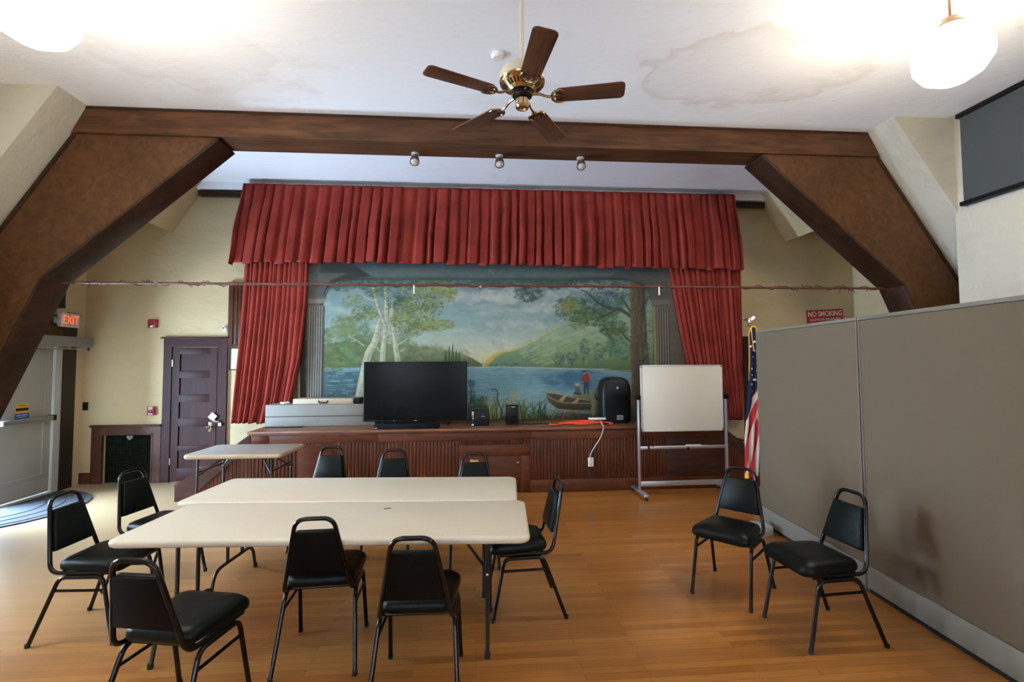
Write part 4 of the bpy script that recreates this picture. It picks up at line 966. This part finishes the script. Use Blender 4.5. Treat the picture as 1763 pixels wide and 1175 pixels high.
def poly(pts, col, alpha=1.0, soft=1.2, wob=0):
    pts = np.array(pts, float); u0, v0 = pts.min(0)-4; u1, v1 = pts.max(0)+4
    a, b, c_, d_ = [int(k) for k in (max(0, (v0-V0)*S), min(Hc, (v1-V0)*S), max(0, (u0-U0)*S), min(Wc, (u1-U0)*S))]
    if b <= a or d_ <= c_: return
    u = UU[a:b, c_:d_]; v = VV[a:b, c_:d_]
    if wob: u = u+(n3[a:b, c_:d_]-.5)*wob; v = v+(n2[a:b, c_:d_]-.5)*wob
    ins = np.zeros(u.shape, bool); dist = np.full(u.shape, 1e9); n = len(pts)
    for i in range(n):
        x1, y1 = pts[i]; x2, y2 = pts[(i+1) % n]
        ins ^= ((y1 > v) != (y2 > v)) & (u < (x2-x1)*(v-y1)/((y2-y1) or 1e-9)+x1)
        L2 = (x2-x1)**2+(y2-y1)**2+1e-9; t_ = np.clip(((u-x1)*(x2-x1)+(v-y1)*(y2-y1))/L2, 0, 1)
        dist = np.minimum(dist, np.hypot(u-x1-t_*(x2-x1), v-y1-t_*(y2-y1)))
    m = np.clip(.5+np.where(ins, dist, -dist)/soft, 0, 1)*alpha
    cc_ = col[a:b, c_:d_] if isinstance(col, np.ndarray) and col.ndim == 3 else np.asarray(col)
    cv[a:b, c_:d_] = cv[a:b, c_:d_]*(1-m[..., None])+cc_*m[..., None]
def stroke(pts, w0, w1, col, alpha=1.0):
    P = []
    pts = [np.array(p, float) for p in pts]; Q = [pts[0]]+pts+[pts[-1]]
    for i in range(1, len(Q)-2):
        for k in range(5):
            t_ = k/5; a, b, c_, d_ = Q[i-1:i+3]; P.append(.5*((2*b)+(-a+c_)*t_+(2*a-5*b+4*c_-d_)*t_*t_+(-a+3*b-3*c_+d_)*t_**3))
    P.append(pts[-1]); P = np.array(P); n = len(P); mw = max(w0, w1)+2
    a, b = int(max(0, (P[:, 1].min()-mw-V0)*S)), int(min(Hc, (P[:, 1].max()+mw-V0)*S)); c_, d_ = int(max(0, (P[:, 0].min()-mw-U0)*S)), int(min(Wc, (P[:, 0].max()+mw-U0)*S))
    if b <= a or d_ <= c_: return
    u = UU[a:b, c_:d_]; v = VV[a:b, c_:d_]; m = np.zeros(u.shape)
    for i in range(n-1):
        x1, y1 = P[i]; x2, y2 = P[i+1]; L2 = (x2-x1)**2+(y2-y1)**2+1e-9; t_ = np.clip(((u-x1)*(x2-x1)+(v-y1)*(y2-y1))/L2, 0, 1)
        w_ = w0+(w1-w0)*(i+t_)/(n-1); m = np.maximum(m, np.clip((w_/2-np.hypot(u-x1-t_*(x2-x1), v-y1-t_*(y2-y1)))*1.1+.5, 0, 1))
    m *= alpha; cv[a:b, c_:d_] = cv[a:b, c_:d_]*(1-m[..., None])+np.asarray(col)*m[..., None]
def dab(u, v, ru, rv_, a, col, alpha):
    r_ = max(ru, rv_)+1; a0, b0 = int(max(0, (v-r_-V0)*S)), int(min(Hc, (v+r_-V0)*S+1)); c0, d0 = int(max(0, (u-r_-U0)*S)), int(min(Wc, (u+r_-U0)*S+1))
    if b0 <= a0 or d0 <= c0: return
    du = UU[a0:b0, c0:d0]-u; dv = VV[a0:b0, c0:d0]-v; p = du*math.cos(a)+dv*math.sin(a); q = -du*math.sin(a)+dv*math.cos(a)
    m = np.clip((1-np.sqrt((p/ru)**2+(q/rv_)**2))*2, 0, 1)*alpha; cv[a0:b0, c0:d0] = cv[a0:b0, c0:d0]*(1-m[..., None])+np.asarray(col)*m[..., None]
def foliage(u, v, ru, rv_, n, cols, size=(2, 5), alpha=.75, tilt=0.0, spread=1.0):
    for q_ in range(n//9+n):
        big = q_ < n//9
        r_ = rs.rand()**.6*spread*(.8 if big else 1); t_ = rs.rand()*2*PI; uu = u+ru*r_*math.cos(t_); vv = v+rv_*r_*math.sin(t_)
        c_ = cols[rs.randint(len(cols))]; s_ = rs.uniform(*size)*(2.6 if big else 1); dab(uu, vv, s_, s_*rs.uniform(.3, .6), tilt+rs.uniform(-.9, .9), c_, alpha*(rs.uniform(.6, 1) if not big else .45))
# sky
blend(np.ones((Hc, Wc)), ramp(VV+(n1-.5)*26, [(470, c3(88, 112, 128)), (505, c3(122, 146, 156)), (535, c3(126, 156, 164)), (560, c3(144, 168, 170)), (590, c3(170, 182, 172)), (622, c3(196, 192, 164)), (640, c3(198, 188, 150))]))
blend(np.clip((n1-.55)*3.2, 0, .5)*np.clip((600-VV)/60, 0, 1), c3(172, 180, 182))
for (u, v, ru, rv_) in ((800, 512, 42, 8), (846, 508, 26, 7), (870, 515, 30, 6), (905, 505, 30, 9), (940, 530, 40, 8), (900, 560, 60, 8), (860, 590, 60, 10), (960, 515, 30, 16)):
    foliage(u, v, ru, rv_, 46, [c3(176, 184, 188), c3(190, 194, 190), c3(156, 170, 178)], (5, 13), .30)
foliage(850, 612, 70, 14, 60, [c3(214, 206, 172), c3(206, 194, 158)], (6, 16), .28)
# far hills (muted)
poly([(556, 636), (556, 592), (600, 588), (660, 592), (700, 596), (740, 598), (775, 604), (810, 616), (836, 632), (836, 640)], ramp(VV+n3*14, [(585, c3(104, 118, 84)), (615, c3(122, 128, 84)), (640, c3(88, 104, 76))]), wob=5)
poly([(830, 636), (836, 622), (850, 612), (872, 606), (900, 596), (935, 577), (965, 560), (990, 546), (1020, 530), (1060, 512), (1110, 500), (1130, 500), (1130, 640), (830, 640)], ramp(VV+n2*44, [(520, c3(112, 146, 132)), (570, c3(132, 162, 142)), (605, c3(148, 172, 144)), (632, c3(128, 152, 112)), (660, c3(108, 130, 98))]), wob=4)
foliage(690, 608, 120, 14, 320, [c3(132, 140, 104), c3(100, 104, 76), c3(150, 148, 104), c3(112, 126, 100), c3(96, 118, 104)], (3, 9), .4)
for k in range(170):
    u = rs.uniform(870, 1110); v = rs.uniform(max(545, 640-.55*(u-840)), 632); stroke([(u, v), (u+rs.uniform(12, 34), v-rs.uniform(3, 15))], 1.5, 3, [c3(168, 192, 152), c3(100, 142, 122), c3(150, 182, 150), c3(92, 130, 104), c3(176, 188, 120)][rs.randint(5)], .30)
stroke([(832, 630), (842, 617), (858, 609), (880, 605), (905, 595), (935, 578), (965, 561)], 3.5, 1.5, c3(206, 186, 96), .85)
poly([(832, 632), (842, 616), (856, 610), (874, 607), (866, 616), (848, 629)], c3(208, 170, 62), .9, 2)
poly([(838, 633), (852, 617), (868, 608), (884, 606), (898, 613), (918, 626), (928, 633)], ramp(VV, [(605, c3(128, 152, 110)), (632, c3(94, 132, 118))]), 1, 1.5)
for (u, v, ru, rv_) in ((963, 620, 9, 13), (985, 616, 10, 15), (1005, 602, 11, 20), (1030, 610, 12, 18), (1050, 600, 12, 16)):
    foliage(u, v, ru, rv_, 60, [c3(76, 108, 106), c3(96, 128, 112), c3(60, 92, 88)], (2, 5), .6)
    stroke([(u, v+rv_*.6), (u, v+rv_+5)], 1.5, 2, c3(60, 74, 60), .7)
poly([(918, 634), (960, 628), (1010, 626), (1060, 618), (1115, 608), (1130, 610), (1130, 652), (1040, 640)], ramp(VV+n3*20, [(610, c3(126, 152, 90)), (650, c3(86, 112, 74))]), .8, 2, 4)
for (u, h_) in ((767, 22), (773, 30), (779, 34), (785, 24), (790, 20)): stroke([(u, 634), (u+.5, 628-h_)], 6, 1.5, c3(58, 82, 64), .95)
for u in range(796, 935, 7): foliage(u, 629+rs.uniform(-1, 1), 5, 3, 5, [c3(66, 92, 82), c3(112, 130, 96)], (1.5, 3), .7)
# water
WT = ramp(VV+(n1-.5)*30, [(634, c3(128, 160, 172)), (650, c3(104, 146, 166)), (680, c3(118, 160, 176)), (705, c3(134, 166, 172)), (732, c3(92, 120, 116))])
poly([(556, 634), (830, 633), (940, 633), (1040, 636), (1130, 648), (1130, 740), (556, 740)], WT, 1, 1.5)
foliage(1000, 655, 60, 14, 90, [c3(52, 104, 142), c3(64, 116, 150)], (8, 20), .25)
for _ in range(220):
    u = rs.uniform(800, 1110); v = rs.uniform(636, 700); stroke([(u, v), (u+rs.uniform(8, 34), v+rs.uniform(-.8, .8))], .8, 1.4, [c3(150, 184, 196), c3(66, 114, 146), c3(132, 176, 186)][rs.randint(3)], .35)
stroke([(800, 633.5), (880, 633), (950, 635), (1040, 637)], 1.4, 1.4, c3(188, 202, 190), .7)
# dark left water and banks
poly([(556, 640), (700, 640), (760, 700), (800, 735), (556, 735)], ramp(VV+n3*16, [(636, c3(56, 88, 98)), (664, c3(64, 98, 112)), (700, c3(50, 74, 72)), (735, c3(42, 58, 46))]), .9, 5)
for _ in range(90):
    u = rs.uniform(558, 625); v = rs.uniform(640, 690); stroke([(u, v), (u+rs.uniform(5, 20), v)], .8, 1.4, [c3(140, 166, 172), c3(36, 58, 66), c3(78, 112, 118)][rs.randint(3)], .5)
# left foliage mass behind the birches
foliage(600, 590, 46, 46, 420, [c3(92, 118, 84), c3(76, 104, 72), c3(120, 138, 84), c3(100, 124, 104)], (4, 9), .45)
foliage(575, 620, 22, 22, 160, [c3(128, 134, 70), c3(96, 114, 70), c3(78, 98, 66)], (3, 7), .5)
foliage(660, 600, 60, 26, 260, [c3(100, 116, 78), c3(122, 132, 88), c3(86, 108, 84)], (4, 9), .42)
def birch(pts, w0, w1):
    stroke(pts, w0+1.5, w1+1.2, c3(78, 88, 78), .8); stroke(pts, w0, w1, c3(176, 176, 152), 1)
    P = [np.array(p, float) for p in pts]
    for i in range(len(P)-1):
        d_ = P[i+1]-P[i]; L_ = np.hypot(*d_); nrm = np.array([-d_[1], d_[0]])/L_
        stroke([P[i]-nrm*w0*.22, P[i+1]-nrm*w1*.22], w0*.35, w1*.35, c3(206, 202, 176), .5)
        stroke([P[i]+nrm*w0*.30, P[i+1]+nrm*w1*.30], w0*.3, w1*.3, c3(134, 140, 128), .5)
        for _ in range(int(L_/7)+1):
            t_ = rs.rand(); q = P[i]+d_*t_; w_ = (w0+w1)/2*.4; stroke([q-nrm*w_*rs.uniform(.2, 1), q+nrm*w_*rs.uniform(.2, 1)+np.array([0, 1])], 1.1, 1.6, c3(96, 88, 66), .45)
birch([(616, 712), (620, 680), (626, 645), (634, 610), (646, 588), (651, 565), (653, 552)], 17, 8)
birch([(657, 640), (659, 605), (663, 570), (665, 540), (664, 500), (665, 470)], 10, 5)
birch([(687, 640), (682, 605), (678, 575), (675, 545), (676, 520)], 11, 5)
birch([(662, 560), (654, 540), (648, 520), (643, 495)], 6, 6)
for pts in ([(626, 596), (612, 586), (600, 580)], [(612, 586), (604, 590)], [(644, 518), (632, 514), (620, 505)], [(634, 608), (646, 598), (654, 606), (662, 610)], [(686, 594), (700, 585), (710, 575)], [(690, 605), (698, 601)]): stroke(pts, 2.5, 1, c3(176, 176, 150), .9)
yg = [c3(134, 142, 62), c3(108, 124, 62), c3(152, 156, 76), c3(84, 106, 60), c3(118, 134, 70)]
dg = [c3(58, 86, 66), c3(70, 98, 72), c3(46, 74, 64), c3(86, 110, 70)]
for (u, v, ru, rv_, n, cl, al) in ((700, 485, 60, 12, 300, dg, .5), (640, 482, 40, 12, 160, dg, .5), (748, 500, 40, 26, 380, yg, .6), (720, 530, 44, 24, 380, yg+dg, .6), (690, 515, 30, 24, 200, dg, .5), (742, 560, 42, 11, 300, yg, .65), (705, 566, 26, 16, 200, dg+yg, .6), (775, 505, 12, 18, 70, yg, .5), (628, 540, 24, 14, 200, yg+dg, .6), (608, 520, 20, 14, 90, yg, .45), (700, 540, 22, 22, 120, yg, .5), (590, 560, 22, 20, 120, yg, .4), (650, 500, 22, 14, 110, dg, .5), (682, 552, 10, 12, 50, yg, .7)):
    foliage(u, v, ru, rv_, n, cl, (1.8, 4.6), al)
for _ in range(150):
    u = rs.uniform(690, 780); v = rs.uniform(495, 570); stroke([(u, v), (u+rs.uniform(-6, 6), v-rs.uniform(2, 7))], 1, .6, c3(178, 180, 96), .4)
# top band of leaves
for (u, v, ru, rv_, n) in ((850, 485, 140, 9, 520), (1010, 485, 110, 10, 420), (910, 506, 26, 14, 220), (600, 490, 40, 12, 200), (955, 490, 40, 10, 140)):
    foliage(u, v, ru, rv_, n, [c3(52, 80, 80), c3(64, 96, 84), c3(44, 68, 76), c3(80, 108, 84)], (2, 6), .55)
# right oak
for (u, v, ru, rv_, n, cl) in ((1040, 520, 40, 26, 460, [c3(52, 78, 92), c3(66, 96, 100), c3(58, 84, 70), c3(74, 100, 130)]), (985, 532, 32, 22, 420, yg[1:2]+dg), (960+20, 528, 14, 14, 120, yg), (1025, 545, 40, 16, 320, dg+yg[3:4]), (1055, 565, 26, 14, 180, dg), (1062, 575, 22, 16, 150, yg[1:4]+dg), (1070, 600, 20, 26, 200, [c3(78, 116, 104), c3(96, 134, 116), c3(62, 96, 84)]), (1005, 555, 26, 14, 160, yg[1:4]+dg), (1100, 500, 40, 20, 240, [c3(52, 74, 80), c3(66, 92, 98)])):
    foliage(u, v, ru, rv_, n, cl, (1.8, 4.8), .55)
for pts, w0, w1 in (([(1086, 545), (1070, 535), (1050, 531), (1030, 522), (1012, 505), (1000, 500)], 7, 2), ([(1088, 540), (1078, 525), (1070, 512)], 5, 2), ([(1060, 535), (1040, 545), (1025, 548)], 4, 1.5), ([(1086, 590), (1076, 580), (1066, 566)], 4, 1.5), ([(1100, 540), (1112, 520), (1124, 505)], 5, 2)): stroke(pts, w0, w1, c3(66, 72, 66), .9)
poly([(1083, 480), (1112, 480), (1112, 540), (1116, 600), (1120, 660), (1130, 735), (1080, 735), (1086, 700), (1088, 650), (1084, 600), (1086, 550)], ramp(UU+(n3-.5)*10, [(1084, c3(120, 106, 80)), (1090, c3(100, 86, 66)), (1104, c3(76, 70, 60)), (1122, c3(56, 56, 52))]), .97, 2, 3)
for _ in range(90):
    u = rs.uniform(1087, 1118); v = rs.uniform(490, 700); stroke([(u, v), (u+rs.uniform(-2, 2), v+rs.uniform(10, 30))], 1, 2, [c3(60, 54, 46), c3(134, 112, 80), c3(86, 84, 72)][rs.randint(3)], .4)
foliage(1118, 590, 8, 80, 130, [c3(78, 96, 92), c3(96, 116, 104)], (2, 5), .5)
# near bank, reeds, boat and anglers
poly([(805, 735), (805, 700), (830, 712), (870, 716), (930, 712), (980, 716), (1040, 706), (1090, 700), (1130, 700), (1130, 735)], ramp(VV+n3*16, [(696, c3(74, 92, 62)), (735, c3(46, 58, 44))]), .92, 5, 6)
poly([(985, 682), (1012, 676), (1040, 672), (1060, 672), (1060, 712), (1000, 708)], ramp(VV+n3*10, [(670, c3(146, 140, 92)), (712, c3(96, 96, 66))]), .95, 2, 3)
stroke([(1020, 673), (1021, 712)], 6, 7, c3(138, 140, 116), .95); stroke([(1037, 680), (1038, 712)], 4, 5, c3(108, 110, 92), .9)
poly([(939, 676), (944, 692), (960, 704), (990, 707), (1018, 705), (1018, 688), (995, 686), (965, 682)], ramp(VV+n3*6, [(676, c3(112, 98, 70)), (706, c3(74, 64, 46))]), 1, 1.2)
poly([(941, 677), (952, 685), (975, 692), (1000, 694), (1017, 692), (1000, 685), (970, 680)], c3(78, 74, 88), 1, 1)
stroke([(939, 676), (958, 678), (985, 684), (1017, 690)], 2, 1.6, c3(170, 156, 108), .95); stroke([(939, 676), (950, 687), (975, 694), (1017, 695)], 1.8, 1.6, c3(150, 136, 96), .95)
poly([(962, 690), (970, 682), (976, 682), (968, 692)], c3(172, 158, 96), 1, 1); poly([(984, 694), (993, 687), (999, 687), (992, 695)], c3(172, 158, 96), 1, 1)
# standing angler in a red shirt
poly([(1005, 658), (1014, 658), (1014, 678), (1011, 679), (1010, 664), (1008, 679), (1004.5, 678)], c3(52, 70, 108), 1, 1); poly([(1004, 646), (1008, 644), (1013, 645), (1016, 650), (1015, 658), (1004, 659), (1002, 652)], c3(150, 58, 52), 1, 1)
dab(1006.5, 642.5, 2.6, 2.8, 0, c3(186, 140, 108), 1); stroke([(1003.5, 641), (1009, 640.6)], 2.2, 2.2, c3(76, 40, 36), 1); stroke([(1004, 650), (1001, 655)], 2, 1.5, c3(150, 58, 52), 1)
poly([(990, 668), (996, 666), (999, 672), (1001, 678), (989, 678)], c3(90, 104, 112), 1, 1); stroke([(989, 678), (1000, 679)], 3, 3, c3(58, 56, 62), 1); dab(994, 664, 2.4, 2.4, 0, c3(190, 150, 104), 1); stroke([(991, 662.5), (997.5, 662)], 2.4, 1.8, c3(206, 170, 70), 1)
rd = [c3(144, 146, 70), c3(96, 116, 62), c3(168, 164, 84), c3(70, 92, 62), c3(186, 168, 96)]
def reeds(u0, u1, n, h0, h1, cols, v0=722, w_=2.2):
    for _ in range(n):
        u = rs.uniform(u0, u1); h_ = rs.uniform(h0, h1); ln = rs.uniform(-18, 18); stroke([(u, v0+rs.uniform(-5, 8)), (u+ln*.3, v0-h_*.6), (u+ln, v0-h_+abs(ln)*.2)], w_, .7, cols[rs.randint(len(cols))], .85)
foliage(826, 700, 20, 20, 260, [c3(62, 92, 58), c3(84, 110, 62), c3(48, 74, 52)], (2, 5), .6)
foliage(812, 690, 8, 30, 90, [c3(48, 70, 70), c3(70, 98, 84)], (2, 4), .55)
reeds(840, 900, 46, 20, 46, rd); reeds(895, 945, 50, 14, 40, [c3(60, 88, 66), c3(96, 120, 84), c3(44, 70, 54)]); reeds(945, 990, 30, 8, 26, [c3(128, 124, 84), c3(70, 80, 56)], 726, 1.5)
reeds(560, 622, 40, 8, 26, [c3(44, 70, 66), c3(80, 104, 90)], 700, 1.4)
stroke([(846, 671), (856, 673), (857, 690), (866, 712)], 2, 2, c3(58, 70, 52), .9); stroke([(868, 702), (880, 688), (892, 672)], 3, 3.5, c3(170, 152, 76), .9); stroke([(880, 686), (900, 684)], 1.5, 1, c3(170, 152, 76), .8)
stroke([(808, 664), (812, 680), (808, 700)], 1.6, 1.2, c3(44, 62, 70), .9); foliage(812, 660, 6, 6, 22, [c3(44, 66, 84)], (1.5, 3), .8)
foliage(985, 718, 26, 10, 90, [c3(92, 68, 50), c3(70, 58, 44), c3(110, 84, 60)], (3, 6), .5)
# painted arch and columns
n1c = ramp(VV+n1*8, [(455, c3(66, 78, 86)), (478, c3(92, 108, 112)), (484, c3(60, 76, 82))])
bt = np.clip((483-VV+ (n3-.5)*1.5)/1.5, 0, 1); blend(bt, n1c)
for (x1, x2, cx) in ((500, 556, 1), (1120, 1200, -1)):
    pass
poly([(516, 450), (600, 450), (640, 476), (600, 481), (575, 488), (562, 500), (557, 515), (556, 740), (516, 740)], ramp(UU+n2*6, [(528, c3(46, 40, 36)), (533, c3(86, 84, 82)), (550, c3(92, 90, 88)), (556, c3(58, 60, 60))]), 1, 1.2)  # dark brown shadow left of the column is part of this colour ramp
poly([(1190, 450), (1090, 450), (1050, 476), (1085, 481), (1108, 488), (1118, 500), (1123, 515), (1126, 740), (1190, 740)], ramp(UU+n2*6, [(1124, c3(76, 84, 88)), (1140, c3(90, 88, 88)), (1156, c3(104, 92, 84)), (1190, c3(88, 72, 64))]), 1, 1.2)
poly([(530, 470), (600, 470), (570, 482), (560, 496), (557, 512), (529, 512)], c3(90, 96, 98), .8, 2); poly([(1150, 470), (1090, 470), (1112, 484), (1120, 498), (1123, 520), (1152, 520)], c3(88, 90, 92), .8, 2)
stroke([(640, 480), (600, 483), (576, 491), (563, 503), (558, 520)], 2, 3, c3(52, 62, 66), .8); stroke([(1050, 480), (1085, 483), (1107, 491), (1117, 503), (1122, 520)], 2, 3, c3(52, 62, 66), .8)
poly([(529, 514), (561, 514), (559, 523), (531, 523)], c3(128, 126, 122), 1, 1); poly([(529, 512), (562, 512), (562, 515), (529, 515)], c3(96, 96, 96), 1, .8)
poly([(531, 526), (556, 526), (552, 740), (526, 740)], c3(98, 94, 92), 1, 1)
for k in range(6): stroke([(533.5+k*4.2, 528), (529.5+k*4.2, 735)], 1.5, 1.5, c3(148, 142, 134), .9); stroke([(535.3+k*4.2, 528), (531.3+k*4.2, 735)], 1.3, 1.3, c3(58, 56, 56), .9)
stroke([(558, 528), (555, 735)], 3, 3, c3(66, 66, 64), .8); stroke([(563, 545), (562, 690)], .8, .8, c3(120, 130, 120), .5)
poly([(1119, 516), (1152, 516), (1152, 524), (1122, 527)], c3(112, 108, 106), 1, 1); poly([(1117, 500), (1152, 500), (1152, 517), (1119, 517)], c3(90, 88, 88), .8, 1.5)
poly([(1125, 528), (1152, 526), (1158, 740), (1130, 740)], c3(98, 92, 90), 1, 1)
stroke([(1126, 530), (1131, 700)], 4, 4, c3(146, 142, 84), .95)
for k in range(5): stroke([(1132+k*4.3, 530), (1136+k*4.3, 735)], 1.5, 1.5, c3(140, 130, 120), .85); stroke([(1134+k*4.3, 530), (1138+k*4.3, 735)], 1.4, 1.4, c3(62, 56, 54), .9)
poly([(840, 463), (851, 463), (851, 473), (840, 473)], c3(96, 112, 122), .8, 1)
lum = cv.mean(-1, keepdims=True); cv[:] = (cv*.88+lum*.12)*np.array([.80, .80, .72])
cv *= (1+(n3-.5)*.26+(n2-.5)*.16)[..., None]
# onto the wall
NU, NV = 720, 300; x0, x1, z0, z1 = -2.62, 3.42, SZ+.002, 3.32
gx, gz = np.meshgrid(np.linspace(x0, x1, NU), np.linspace(z0, z1, NV)); pu = PU[0]+PU[1]*gx+PU[2]*gz+PU[3]*gx*gz+PU[4]*gx*gx; pv = PV[0]+PV[1]*gx+PV[2]*gz+PV[3]*gx*gz+PV[4]*gx*gx
ci = np.clip((pu-U0)*S, 0, Wc-1.01); cj = np.clip((pv-V0)*S, 0, Hc-1.01); i = ci.astype(int); j = cj.astype(int); a = (ci-i)[..., None]; b = (cj-j)[..., None]
colr = (cv[j, i]*(1-a)+cv[j, i+1]*a)*(1-b)+(cv[j+1, i]*(1-a)+cv[j+1, i+1]*a)*b
me = bpy.data.meshes.new('painted_surface'); n = NU*NV; me.vertices.add(n)
cox, coz = (x0+x1)/2, (z0+z1)/2
co = np.stack([gx-cox, np.zeros_like(gx), gz-coz], -1).reshape(-1, 3); me.vertices.foreach_set('co', co.ravel())
idx = np.arange(n).reshape(NV, NU); q = np.stack([idx[:-1, :-1], idx[:-1, 1:], idx[1:, 1:], idx[1:, :-1]], -1).reshape(-1, 4)
me.loops.add(q.size); me.loops.foreach_set('vertex_index', q.ravel().astype(np.int32)); me.polygons.add(len(q)); me.polygons.foreach_set('loop_start', np.arange(0, q.size, 4, dtype=np.int32)); me.polygons.foreach_set('loop_total', np.full(len(q), 4, np.int32))
me.update(calc_edges=True)
at = me.color_attributes.new('paint', 'FLOAT_COLOR', 'POINT'); at.data.foreach_set('color', np.concatenate([np.clip(colr, 0, 1)*MURAL_GAIN, np.ones((NV, NU, 1))], -1).astype(np.float32).ravel())
me.materials.append(M['mural'])
bk = tag(MB().bb((x0, 7.305, z0), (x1, 7.34, z1)).build('mural', 'dark', loc=(cox, 7.302, coz)), 'large painted lake landscape mural with birches, hills and a rowing boat behind the stage', 'mural')
mu = bpy.data.objects.new('painted_surface', me); C.objects.link(mu); mu.parent = bk; mu.location = (0, 0, 0)
